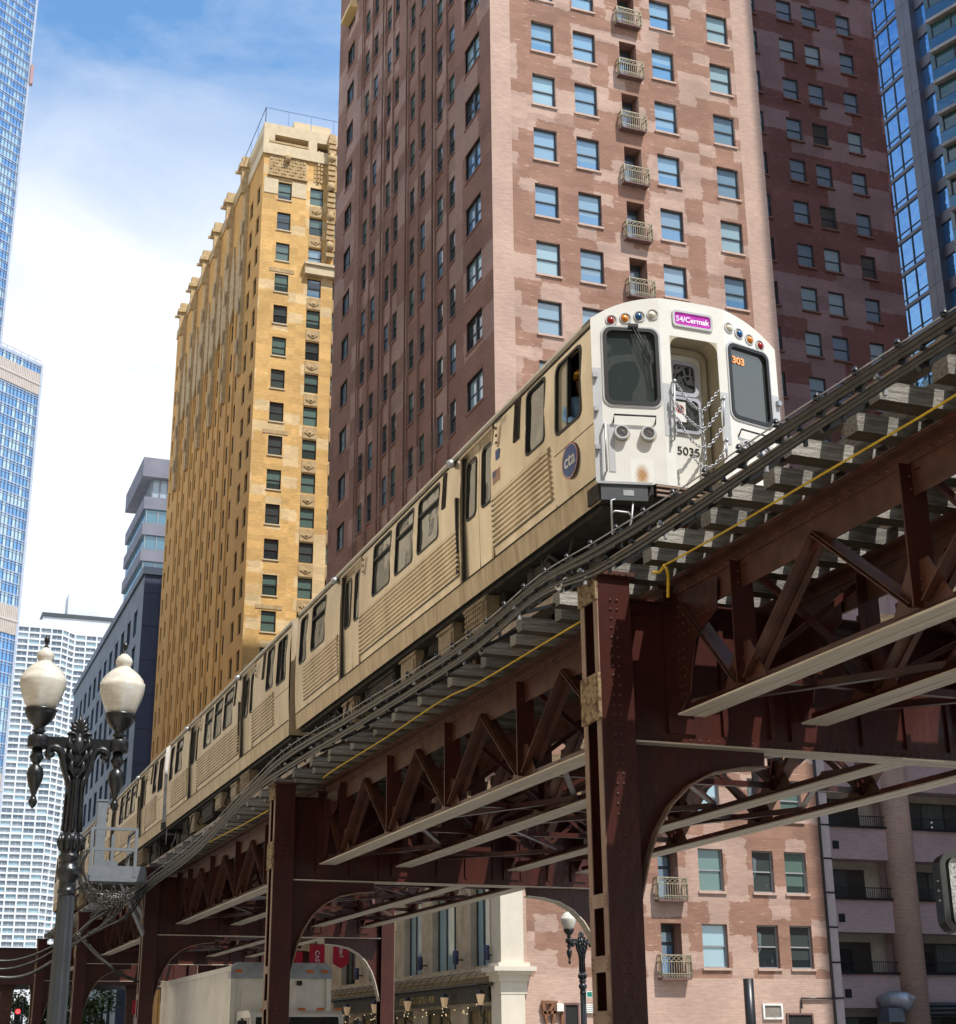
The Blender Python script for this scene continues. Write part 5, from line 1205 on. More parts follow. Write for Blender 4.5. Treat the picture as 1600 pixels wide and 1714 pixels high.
        m = MB(); m.prism(F, rrect(a - .28, a - .2, 9.62, 9.97, .03), 0, .006); m.build('indicator_plate', stain, T)
        m = MB()
        for k in range(3): m.prism(F, circ(a - .24, 9.68 + .11 * k, .022, 8), .006, .014)
        m.build('indicator_light', void, T)
    # cab window
    m = MB(); w = cw; m.ring(F, rrect(w[0] - .022, w[1] + .022, w[2] - .022, w[3] + .022, .12), rrect(w[0] + .014, w[1] - .014, w[2] + .014, w[3] - .014, .1), -.03, .01)
    m.ob(F, .765, .80, w[2], w[3], -.05, .0)
    o = tuck(m).build('window', rubber, T)
    g = MB(); g.ob(F, .80, w[1], w[2], w[3], -.05, -.03); 
    if not (s < 0 and cabf): g.ob(F, w[0], .765, w[2], w[3], -.05, -.03)
    tuck(g); gg = g.build('pane', pmat('hazy_slider_glass', (.36, .33, .25), .15, 0, .05, 3) if cabf else trainglass, T); gg.parent = o

def bogie(T, yc):
    m = MB()
    for s in (-1, 1):
        x = XM + s * 1.02; m.box(x - .07, x + .07, yc - 1.25, yc + 1.25, 7.12, 7.32); m.box(x - .09, x + .09, yc - .35, yc + .35, 7.3, 7.6)
        for y in (yc - .95, yc + .95): m.box(x - .12, x + .12, y - .16, y + .16, 7.02, 7.38)
        m.lathe((x, yc - .2, 7.34), [(.12, 0), (.12, .3)], 10); m.lathe((x, yc + .2, 7.34), [(.12, 0), (.12, .3)], 10)
        m.tube([(x - s * -.12, yc - .9, 7.35), (x - s * -.14, yc - .5, 7.6), (x, yc + .1, 7.55)], .025, 5); m.tube([(x + s * .15, yc - 1.3, 7.6), (x + s * .16, yc - .9, 7.1), (x + s * .14, yc - .5, 7.5)], .02, 5)
    m.box(XM - .95, XM + .95, yc - .25, yc + .25, 7.2, 7.5); b = m.build('bogie', under, T)
    for y in (yc - .95, yc + .95):
        for x in (8.01, 9.45):
            m = MB(); c = V3((x, y, 7.19)); m.prism((c, V3((0, 1, 0)), V3((0, 0, 1)), V3((1, 0, 0))), circ(0, 0, .345, 20), -.06, .06); w = m.build('wheel', railm, T); w.parent = b
        m = MB(); m.tube([(7.9, y, 7.19), (9.55, y, 7.19)], .07, 8); w = m.build('axle', under, T); w.parent = b
def boxes(T):
    m = MB(); m.box(TX + .12, TX + CW - .12, TY0 + .1, TY0 + CL - .1, 7.66, 7.72); m.box(TX + .3, TX + .4, TY0 + 3.7, TY0 + 11, 7.5, 7.66); m.box(TX + 2.2, TX + 2.3, TY0 + 3.7, TY0 + 11, 7.5, 7.66); m.build('underframe', under, T)
    for a, b, z0, mt, dx in ((3.9, 4.75, 7.2, tanbox, .1), (5.42, 6.1, 7.25, tanbox, .16), (7.2, 7.95, 7.28, tanbox, .16), (8.4, 9.8, 7.2, under, .2), (10.75, 11.45, 7.15, tanbox, .18)):
        for s in (-1, 1):
            x = TX + dx if s < 0 else TX + CW - dx; q = x - s * .75; m = MB(); m.box(min(x, q), max(x, q), TY0 + a, TY0 + b, z0, 7.655)
            F = (V3((x, TY0, 0)), V3((0, 1, 0)), V3((0, 0, 1)), V3((s, 0, 0))); m.ob(F, a - .02, b + .02, 7.58, 7.62, 0, .03); m.ob(F, a + .06, b - .06, z0 + .06, 7.52, 0, .02)
            if a == 3.9:
                for k in range(8): m.ob(F, a + .1 + .09 * k, a + .12 + .09 * k, z0 + .05, 7.55, .02, .035)
                for k in range(5): m.ob(F, a + .06, b - .06, z0 + .08 + .08 * k, z0 + .1 + .08 * k, .02, .04)
            m.build('equipment_box', mt, T)
    m = MB()
    for k in range(9):
        y = TY0 + 4.9 + .7 * k; m.tube([(TX + .3, y, 7.66), (TX + .22, y + .1, 7.35), (TX + .35, y + .35, 7.3), (TX + .4, y + .4, 7.66)], .02, 5)
    m.build('hoses', rubber, T)
def roof(T):
    m = MB(); n = 14; xs = [TX + .03 + (CW - .06) * k / n for k in range(n + 1)]; y0, y1 = TY0 + .05, TY0 + CL - .02
    vs = [(x, y, ztop(x)) for y in (y0, y1) for x in xs]; fs = [(i, i + 1, n + 2 + i, n + 1 + i) for i in range(n)]
    m.mesh(vs, fs, 0, True); m.build('roof', roofm, T)
    m = MB()
    for y in (3.2, 10.5): m.box(XM - .6, XM + .6, TY0 + y, TY0 + y + 1.8, 10.4, 10.62)
    m.build('roof_unit', roofm, T)
def arc_end(m, y, mi=0, back=True):
    xs = [TX + .03 + (CW - .06) * k / 14 for k in range(15)]; p = [(TX + .03, y, ZF), (TX + CW - .03, y, ZF)] + [(x, y, ztop(x)) for x in reversed(xs)]
    if back: p.reverse()
    m.face(p, mi)
def rear(T, y, d):
    m = MB(); arc_end(m, y, 0, d > 0); F = (V3((XM, y, 0)), V3((1, 0, 0)), V3((0, 0, 1)), V3((0, d, 0)))
    m.ob(F, -.45, .45, 7.8, 9.95, 0, .04, 1); m.ob(F, -1.1, -.6, 9.1, 9.9, 0, .01, 2); m.ob(F, .6, 1.1, 9.1, 9.9, 0, .01, 2); m.ob(F, -.25, .25, 9.1, 9.8, .04, .05, 2)
    for z in (8.5, 9.0, 9.5):
        for s in (-1, 1): m.tube([F[0] + V3((s * 1.15, 0, z)), F[0] + V3((s * 1.15, d * .2, z + .05)), F[0] + V3((s * .9, d * .25, z + .02))], .02, 5, 3)
    m.build('end_wall', [stain2, mask_in, trainglass, stain], T)
    m = MB(); m.box(XM - .15, XM + .15, min(y, y + d * .3), max(y, y + d * .3), 7.2, 7.45); m.build('coupler', under, T)

def front_mask(T, num):
    Y = TY0; P0, P1, P2, P3 = V3((TX, Y, 0)), V3((TX + .86, Y - .2, 0)), V3((TX + 1.78, Y - .2, 0)), V3((TX + CW, Y, 0)); Zv = V3((0, 0, 1))
    def fr(A, B): U = (B - A).normalized(); return (A, U, Zv, V3((U.y, -U.x, 0)))
    FL, FC, FR = fr(P0, P1), fr(P1, P2), fr(P2, P3); LL = (P1 - P0).length; LC = .92; zb = 7.95; zg = 10.1
    FCr = (V3((TX + CW, Y, 0)), -FR[1], Zv, FR[3])            # right panel measured from its outer edge
    winL = (.17, .83, 9.0, 10.0)
    for F, A, B, hol in ((FL, P0, P1, [winL]), (FR, P2, P3, [(LL - .83 + .0, LL - .17, 9.0, 10.0)]), (FC, P1, P2, [(.13, .80, zb + .02, 9.97)])):
        ln = (B - A).length; m = MB(); m.grid(F, 0, ln, zb, zg, hol, .3 if F is FC else .05, 0, None, 2 if F is FC else 0)
        pts = [F[0] + F[1] * 0 + Zv * zg, F[0] + F[1] * ln + Zv * zg] + [F[0] + F[1] * (ln * (1 - k / 8)) + Zv * ztop((A + (B - A) * (1 - k / 8)).x) for k in range(9)]
        m.face(pts, 0)
        # roof lip back to the shell
        for k in range(8):
            a = A + (B - A) * (k / 8); b = A + (B - A) * ((k + 1) / 8)
            m.face([(a.x, a.y, ztop(a.x)), (b.x, b.y, ztop(b.x)), (b.x, Y + .3, ztop(b.x)), (a.x, Y + .3, ztop(a.x))], 0)
        if F is not FC: m.ob(F, (0 if F is FL else ln - .11), (.11 if F is FL else ln), zb + .02, 9.46, 0, .004, 1)
        m.build('front_panel', [white, lgrey, mask_in], T)
    m = MB(); m.ob(FC, 0, .12, 8.6, 9.3, 0, .004); m.ob(FC, .81, .92, 8.6, 9.3, 0, .004); m.build('grey_band', lgrey, T)
    # corner fill pieces that round the door recess
    m = MB()
    for sx, xa in ((1, .13), (-1, .80)):
        pts = [(xa, 9.97)] + [(xa + sx * .16 * (1 - sin(t)), 9.97 - .16 * (1 - cos(t))) for t in [pi / 2 * k / 6 for k in range(7)]]
        if sx < 0: pts.reverse()
        m.prism(FC, pts, -.29, -.001)
    m.build('recess_corner', mask_in, T)
    # door at the back of the recess
    FD = (FC[0] - FC[3] * .3, FC[1], FC[2], FC[3]); m = MB(); m.ob(FD, .10, .85, zb, 10.0, -.03, 0); d = m.build('end_door', white, T)
    m = MB(); m.ring(FD, rrect(.16, .77, 7.97, 9.93, .12), rrect(.22, .71, 8.0, 9.87, .1), 0, .05); x = m.build('frame', mask_in, T); x.parent = d
    m = MB(); m.ring(FD, rrect(.25, .66, 9.30, 9.78, .09), rrect(.30, .61, 9.35, 9.73, .06), 0, .035); x = m.build('window_gasket', lav, T); x.parent = d
    m = MB(); m.prism(FD, rrect(.28, .63, 9.33, 9.75, .07), .0, .012); x = m.build('pane', trainglass, T); x.parent = d
    m = MB(); m.prism(FD, rrect(.26, .66, 8.82, 9.27, .07), .0, .012); m.ring(FD, rrect(.24, .68, 8.80, 9.29, .08), rrect(.28, .64, 8.84, 9.25, .06), 0, .03, 1); x = m.build('lower_pane', [trainglass, lav], T); x.parent = d
    m = MB(); m.ob(FD, .30, .46, 8.95, 9.22, .012, .02); m.ring(FD, circ(.38, 9.12, .055), circ(.38, 9.12, .042), .02, .024, 1); m.ob(FD, .35, .41, 9.09, 9.15, .02, .023, 2); x = m.build('notice', [decw, decr, void], T); x.parent = d
    if num: x = text('car_number', num, FD, .475, 8.56, .15, void, T, .004, .004, sx=1.1); x.parent = d
    # windshields
    for F, w in ((FL, winL), (FR, (LL - .83, LL - .17, 9.0, 10.0))):
        m = MB(); m.ring(F, rrect(w[0] - .045, w[1] + .045, w[2] - .045, w[3] + .045, .12), rrect(w[0] - .015, w[1] + .015, w[2] - .015, w[3] + .015, .1), 0, .012, 1); m.ring(F, rrect(w[0] - .02, w[1] + .02, w[2] - .02, w[3] + .02, .11), rrect(w[0] + .025, w[1] - .025, w[2] + .025, w[3] - .025, .08), -.03, .022)
        o = m.build('windshield', [rubber, lgrey], T); g = MB(); g.ob(F, w[0], w[1], w[2], w[3], -.05, -.02); gg = g.build('pane', glassmat('windshield_glass', (.04, .052, .05), 0, .02, 2.1, .012), T); gg.parent = o
    if num: text('run_number', '303', FR, LL - .66, 9.80, .13, orangd, T, .004, -.012, bold=.004, sx=1.1)
    for F, us, cols in ((FL, (.27, .45, .63, .80), (lamp_red, lamp_or, lamp_bl, lamp_wh)), (FR, (LL - .80, LL - .63, LL - .45, LL - .27), (lamp_wh, lamp_bl, lamp_or, lamp_red))):
        for u, mt in zip(us, cols):
            q = u if F is FL else LL - u; z = 10.12 + .11 * (q - .27) / .53
            m = MB(); m.ring(F, circ(u, z, .076), circ(u, z, .062), -.002, .012); m.prism(F, circ(u, z, .064), .0, .004, 1); o = m.build('marker_lamp', [lgrey, mask_in], T)
            c = F[0] + F[1] * (u - (.012 if F is FL else -.012)) + F[2] * (z - .006); m = MB(); vs = []; fs = []
            for i in range(5):
                t = i / 4 * pi / 2
                for j in range(12): vs.append(c + (F[1] * cos(2 * pi * j / 12) + F[2] * sin(2 * pi * j / 12)) * .047 * cos(t) + F[3] * (.004 + .035 * sin(t)))
            for i in range(4):
                for j in range(12): fs.append((i * 12 + j, i * 12 + (j + 1) % 12, (i + 1) * 12 + (j + 1) % 12, (i + 1) * 12 + j))
            m.mesh(vs, fs, 0, True); l = m.build('lens', mt, T); l.parent = o
        for u in (.34, .67):
            uu = u if F is FL else LL - u
            m = MB(); m.prism(F, circ(uu, 8.60, .105), 0, .006, 1); m.ring(F, circ(uu - .012, 8.60, .09), circ(uu - .012, 8.60, .072), .0, .07); o = m.build('headlight', [lgrey, mask_in], T)
            m = MB(); m.prism(F, circ(uu - .012, 8.60, .072), .01, .03); m.ring(F, circ(uu - .012, 8.60, .05), circ(uu - .012, 8.60, .035), .03, .045); l = m.build('lens', chrome, T); l.parent = o
        m = MB(); s = .24 if F is FL else LL - .24; e = .76 if F is FL else LL - .76
        P = lambda u, z, c: F[0] + F[1] * u + F[2] * z + F[3] * c
        m.tube([P(s, 8.74, 0), P(s, 8.82, .06), P(e, 8.82, .06), P(e, 8.74, 0)], .012, 6); m.build('grab_rail', rubber, T)
        m = MB(); q = .12 if F is FL else LL - .12; m.tube([P(q, 8.70, 0), P(q, 8.70, .07), P(q, 8.08, .07), P(q, 8.08, 0)], .014, 6); m.build('grab_rail', galv, T)
        m = MB(); m.ob(F, q + (.05 if F is FL else -.13), q + (.13 if F is FL else -.05), 8.1, 8.72, 0, .006); m.build('scuff_plate', lgrey, T)
        for z in (8.4, 8.9, 9.35): m = MB(); m.ob(F, (.0 if F is FL else LL - .06), (.06 if F is FL else LL), z - .03, z + .03, 0, .05); m.build('hinge', galv, T)
    # wipers
    for F, k in ((FL, 1),):
        P = lambda u, z, c: F[0] + F[1] * (u if k > 0 else LL - u) + F[2] * z + F[3] * c
        m = MB(); m.tube([P(.52, 10.05, .03), P(.72, 9.55, .05)], .008, 5); m.tube([P(.56, 10.05, .03), P(.74, 9.58, .05)], .006, 5); m.bar(P(.70, 9.85, .04), P(.745, 9.2, .04), .012, .02); m.ob(F, *( (.48, .60) if k > 0 else (LL - .6, LL - .48)), 10.03, 10.07, 0, .04); m.build('wiper', rubber, T)
    # destination sign
    m = MB(); m.ring(FC, rrect(.18, .75, 10.11, 10.34, .05), rrect(.21, .72, 10.14, 10.31, .035), 0, .02); o = m.build('sign_box', lgrey, T)
    m = MB(); m.prism(FC, rrect(.20, .73, 10.13, 10.32, .04), .0, .006); x = m.build('led_panel', ledp if num else void, T); x.parent = o
    if num: x = text('lettering', '54/Cermak', FC, .465, 10.22, .103, pmat('pale_led_text', (.8, .8, .95), .4, emit=((.8, .85, 1), .15)), T, .003, .007, bold=.002); x.parent = o
    # chains across the doorway
    YC = Y - .27; W_ = lambda u, v: ony(900 + u / 3.429, 450 + v / 3.429, YC)
    ch = [[(795, 660), (860, 750), (940, 815), (1000, 750), (1042, 690)], [(790, 760), (850, 850), (950, 920), (1010, 860), (1065, 775)], [(800, 850), (870, 970), (960, 1030), (1020, 970), (1060, 905)], [(940, 815), (945, 900), (955, 1000), (962, 1110)], [(890, 1060), (930, 1125), (1000, 1135), (1050, 1080), (1090, 1015)], [(770, 710), (780, 800), (790, 880), (790, 960)]]
    if not num: ch = ch[:2]
    for c in ch:
        pts = smooth([W_(*p) for p in c], 8); m = MB(); d = 0; L_ = [0]
        for i in range(len(pts) - 1): L_.append(L_[-1] + (pts[i + 1] - pts[i]).length)
        n = int(L_[-1] / .046)
        def at(s_):
            for i in range(len(L_) - 1):
                if L_[i + 1] >= s_: return pts[i].lerp(pts[i + 1], (s_ - L_[i]) / max(1e-6, L_[i + 1] - L_[i]))
            return pts[-1]
        for k in range(n):
            a, b = at(k * .046 - .006 if k else 0), at((k + 1) * .046 + .006); dd = (b - a); ln = dd.length; dd.normalize()
            e = dd.cross(V3((0, -1, 0))).normalized() if k % 2 else V3((0, -1, 0)); cc = (a + b) / 2
            m.tube([cc + dd * ln * .5 * cos(t) + e * .017 * sin(t) for t in [2 * pi * j / 8 for j in range(8)]], .0065, 5, closed=True)
        m.build('safety_chain', chrome if 0 else galv, T)
    for u, v0, v1 in ((785, 640, 980), (1068, 740, 900), (1085, 980, 1090)):
        m = MB(); a, b = W_(u, v0), W_(u, v1); m.tube([(a.x, YC + .07, a.z), a, b, (b.x, YC + .07, b.z)], .012, 5); m.lathe((a.x, YC, a.z - .03), [(.02, 0), (.025, .02), (.02, .04)], 6); m.build('chain_post', galv, T)
    m = MB(); F = FL; q = [F[0] + F[1] * a + F[2] * b + F[3] * .002 for a, b in ((.42, 7.955), (.72, 7.955), (.72, 8.27), (.42, 8.27))]; m.face(q, 0, False, [(-1, -1), (1, -1), (1, 1), (-1, 1)]); m.build('rust_stain', stainmat(), T)
    # underside of the front
    m = MB(); m.prism((V3((0, 0, 0)), V3((1, 0, 0)), V3((0, 1, 0)), V3((0, 0, 1))), [(TX + .02, Y), (TX + .86, Y - .19), (TX + 1.78, Y - .19), (TX + CW - .02, Y), (TX + CW - .02, Y + .3), (TX + .02, Y + .3)], 7.74, 7.949); m.build('front_sill', under, T)
    m = MB()
    for z in (7.78, 7.84, 7.9): m.ob(FC, -.2, 1.12, z - .012, z + .012, .0, .09)
    m.ob(FC, -.2, 1.12, 7.76, 7.93, 0, .06, 1); m.build('anticlimber', [edge, black], T)
    m = MB(); m.ob(FL, .05, .62, 7.73, 7.93, .004, .03); m.ob(FL, .0, .68, 7.93, 7.96, 0, .05, 1); m.ob(FL, .32, .45, 7.79, 7.86, .03, .034, 1); m.build('step_cover', [pmat('charcoal_plate', (.08, .085, .095), .45), galv], T)
    m = MB(); X0, X1 = TX + .14, TX + .46; yy = Y - .1
    m.tube([(X0 + .06, yy, 7.73), (X0, yy, 7.71), (X0, yy, 7.28)], .013, 5); m.tube([(X1 - .03, yy, 7.73), (X1 - .06, yy, 7.5), (X1 - .12, yy, 7.3)], .013, 5); m.tube([(X0, yy, 7.55), (X0 + .05, yy, 7.58), (X1 - .1, yy, 7.58), (X1 - .06, yy, 7.54)], .013, 5); m.build('step_iron', galv, T)
    m = MB(); m.box(XM - .14, XM + .14, Y - .45, Y, 7.2, 7.42); m.box(XM - .2, XM + .2, Y - .5, Y - .36, 7.15, 7.47); m.build('coupler', under, T)

def stainmat():
    m = pmat('rust_stain', (.77, .76, .72), .5); t = m.node_tree; b = t.nodes['Principled BSDF']; N = t.nodes.new; L = t.links.new
    tc = N('ShaderNodeTexCoord'); g = N('ShaderNodeTexGradient'); g.gradient_type = 'SPHERICAL'; mp = N('ShaderNodeMapping'); mp.inputs['Location'].default_value = (0, .25, 0); mp.inputs['Scale'].default_value = (1.35, .85, 1); L(tc.outputs['UV'], mp.inputs[0]); L(mp.outputs[0], g.inputs[0])
    n = N('ShaderNodeTexNoise'); n.inputs['Scale'].default_value = 9; L(tc.outputs['UV'], n.inputs[0]); mu = N('ShaderNodeMath'); mu.operation = 'MULTIPLY'; L(g.outputs[1], mu.inputs[0]); L(n.outputs[0], mu.inputs[1]); mr = N('ShaderNodeMapRange'); mr.inputs[1].default_value = .05; mr.inputs[2].default_value = .36; L(mu.outputs[0], mr.inputs[0])
    mx = N('ShaderNodeMix'); mx.data_type = 'RGBA'; mx.inputs[6].default_value = (.78, .77, .73, 1); mx.inputs[7].default_value = (.42, .22, .08, 1); L(mr.outputs[0], mx.inputs[0]); L(mx.outputs[2], b.inputs['Base Color']); return m

def car(lab, mask, num=None):
    T = thing('train_car', lab, 'train car', (TX, TY0, 6.84), 'cars of the elevated train')
    side(T, -1, bool(num)); side(T, 1, False); roof(T); bogie(T, TY0 + 2.3); bogie(T, TY0 + 12.3); boxes(T)
    if mask: front_mask(T, num)
    else: rear(T, TY0, -1)
    rear(T, TY0 + CL, 1)
    m = MB(); m.box(TX + .12, TX + CW - .12, TY0 + 1.6, TY0 + CL - .2, 7.73, 7.8); m.face([(TX + .14, TY0 + 1.6, 7.8), (TX + .14, TY0 + CL, 7.8), (TX + .14, TY0 + CL, 10.1), (TX + .14, TY0 + 1.6, 10.1)]); m.face([(TX + .2, TY0 + 1.55, 7.8), (TX + CW - .14, TY0 + 1.55, 7.8), (TX + CW - .14, TY0 + 1.55, 10.2), (TX + .2, TY0 + 1.55, 10.2)]); m.box(TX + .1, TX + CW - .1, TY0 + .2, TY0 + 1.6, 7.73, 7.9); m.face([(TX + 1.1, TY0 + .05, 7.8), (TX + 1.1, TY0 + 1.55, 7.8), (TX + 1.1, TY0 + 1.55, 10.2), (TX + 1.1, TY0 + .05, 10.2)]); m.build('interior_lining', void, T)  # black lining stands for the unlit car interior behind the windows
    return T
C1 = car('lead train car with white face, car number 5035 and magenta destination sign', True, '5035')
Fs1 = (V3((TX, TY0, 0)), V3((0, -1, 0)), V3((0, 0, 1)), V3((-1, 0, 0)))
m = MB(); m.prism(Fs1, circ(-.70, 8.49, .235, 32), .012, .015, 0); lg = m.build('round_decal', decw, C1)
m = MB(); m.ring(Fs1, circ(-.70, 8.49, .235, 32), circ(-.70, 8.49, .222, 32), .015, .0165); x = m.build('ring', decr, C1); x.parent = lg
m = MB(); m.prism(Fs1, circ(-.70, 8.49, .212, 32), .015, .017, 0); x = m.build('disc', decalb, C1); x.parent = lg
x = text('lettering', 'cta', Fs1, -.70, 8.50, .25, decw, C1, .003, .0175, bold=.004, sx=1.1); x.parent = lg
text('car_number', '5035', Fs1, -3.09, 10.0, .13, void, C1, .002, .002)
m = MB(); m.prism(Fs1, rrect(-3.22, -3.08, 9.42, 9.57, .02), .0, .004); m.build('access_symbol', decalb, C1)
m = MB()
for k in range(7): m.ob(Fs1, -3.34, -3.06, 9.09 + .028 * k, 9.09 + .028 * k + .018, 0, .003, 0)
m.ob(Fs1, -3.34, -3.22, 9.19, 9.285, .003, .005, 1); m.build('flag_decal', [pmat('faded_red_decal', (.5, .25, .2), .5), pmat('faded_blue_decal', (.12, .14, .25), .5)], C1)
C2 = car('second train car coupled behind the lead car, plain end facing it', False)
C2.location.y += 15.0
tab = None
C3 = car('third train car with a white face and red lamp just showing past the second car', True)
C3.location.y += 30.0
C4 = dup(C2, (0, 30.0, 0)); C4['label'] = 'fourth and last train car, behind the lamp post and service platform'; C4['category'] = 'train car'

# ---------------------------------------------------------------- driver in the open cab window
skin = pmat('skin', (0.32, 0.19, 0.12), .5, 0, .05, 6); shirt = pmat('blue_work_shirt', (0.25, 0.45, 0.75), .8, 0, .15, 8, .2); cap = pmat('orange_yellow_cap', (0.95, .62, .05), .7, 0, .2, 20, col2=(.9, .3, .05)); trous = pmat('navy_trousers', (.02, .025, .04), .8)
def skinned(name, verts, edges, radii, mat, parent, sub=2, root=0):
    me = bpy.data.meshes.new(name); o3 = Vector(parent['_o']); me.from_pydata([tuple(Vector(v) - o3) for v in verts], edges, [])
    o = bpy.data.objects.new(name, me); C.objects.link(o); mo = o.modifiers.new('s', 'SKIN'); 
    for i, r in enumerate(radii): me.skin_vertices[0].data[i].radius = (r, r) if not isinstance(r, tuple) else r
    me.skin_vertices[0].data[root].use_root = True
    su = o.modifiers.new('u', 'SUBSURF'); su.levels = sub; su.render_levels = sub
    dg = bpy.context.evaluated_depsgraph_get(); nm = bpy.data.meshes.new_from_object(o.evaluated_get(dg)); bpy.data.objects.remove(o)
    nm.name = name; nm.materials.clear()
    for p in nm.polygons: p.use_smooth = True
    nm.materials.append(mat); o = bpy.data.objects.new(name, nm); C.objects.link(o); o.parent = parent; o['_o'] = list(o3); return o
DX, DY, DZ = 7.70, 16.24, 8.02
T = thing('person', 'train driver in a blue shirt and orange and yellow cap at the open cab window', 'person', (DX, DY, DZ))
P = lambda x, y, z: (DX + x, DY + y, DZ + z)
V = [P(0, 0, .92), P(0, 0, 1.12), P(0, 0, 1.32), P(0, .0, 1.44), P(0, -.02, 1.53), P(-.02, -.05, 1.62), P(-.02, -.05, 1.72),
     P(-.12, .0, .88), P(-.13, -.06, .48), P(-.13, 0, .08), P(-.13, -.14, .03), P(.12, 0, .88), P(.13, -.06, .48), P(.13, 0, .08), P(.13, -.14, .03),
     P(-.18, 0, 1.38), P(-.25, -.05, 1.12), P(-.24, -.25, 1.0), P(-.22, -.33, 1.0), P(.18, 0, 1.38), P(.26, -.02, 1.1), P(.2, -.24, .98), P(.17, -.32, .98)]
Ed = [(0, 1), (1, 2), (2, 3), (3, 4), (4, 5), (5, 6), (0, 7), (7, 8), (8, 9), (9, 10), (0, 11), (11, 12), (12, 13), (13, 14), (2, 15), (15, 16), (16, 17), (17, 18), (2, 19), (19, 20), (20, 21), (21, 22)]
Rr = [(.15, .11), (.14, .1), (.16, .105), .06, .055, .085, .09, .09, .065, .045, .04, .09, .065, .045, .04, .065, .05, .035, .028, .065, .05, .035, .028]
body = skinned('body', V, Ed, Rr, skin, T)
skinned('shirt', V[:4] + V[15:18] + V[19:22], [(0, 1), (1, 2), (2, 3), (2, 4), (4, 5), (5, 6), (2, 7), (7, 8), (8, 9)], [(.17, .13), (.16, .12), (.18, .125), .075, .08, .065, .05, .08, .065, .05], shirt, T)
skinned('trousers', [V[0]] + V[7:10] + V[11:14], [(0, 1), (1, 2), (2, 3), (0, 4), (4, 5), (5, 6)], [(.16, .12), .1, .078, .06, .1, .078, .06], trous, T)
m = MB(); hx, hy, hz = P(-.02, -.05, 1.72); m.lathe((hx, hy, hz - .01), [(.112, 0), (.115, .04), (.1, .09), (.06, .12), (.01, .13)], 14); m.ob((V3((hx, hy, hz)), V3((-.5, -.86, 0)), V3((.86, -.5, 0)), V3((0, 0, 1))), .08, .19, -.07, .07, -.01, .005); m.build('cap', cap, T)
for nm, dx, dz, r, mt in (('eye', -.09, 1.67, .012, void), ('nose', -.115, 1.64, .016, skin), ('mouth', -.1, 1.595, .013, pmat('lip', (.25, .1, .08), .5))):
    for q in ((-.035, .035) if nm == 'eye' else (0,)):
        d = V3((-.6, -.8, 0)); sidev = V3((.8, -.6, 0)); c = V3(P(-.02, -.05, dz)) + d * .095 + sidev * q; m = MB(); m.lathe((c.x, c.y, c.z - r), [(.003, 0), (r, r), (.003, 2 * r)], 8); m.build(nm, mt, T)
for s in (0, 1):
    c = V3(V[18 if s == 0 else 22]); m = MB()
    for k in range(5):
        a = V3((-.03 + .016 * k, -.04, 0)) if k < 4 else V3((.045, -.01, .01)); m.tube([c + a * .5, c + a + V3((0, -.03, -.004)), c + a + V3((0, -.045 + .004 * k, -.028))], [.011, .009, .007], 6)
    m.build('fingers', skin, T)
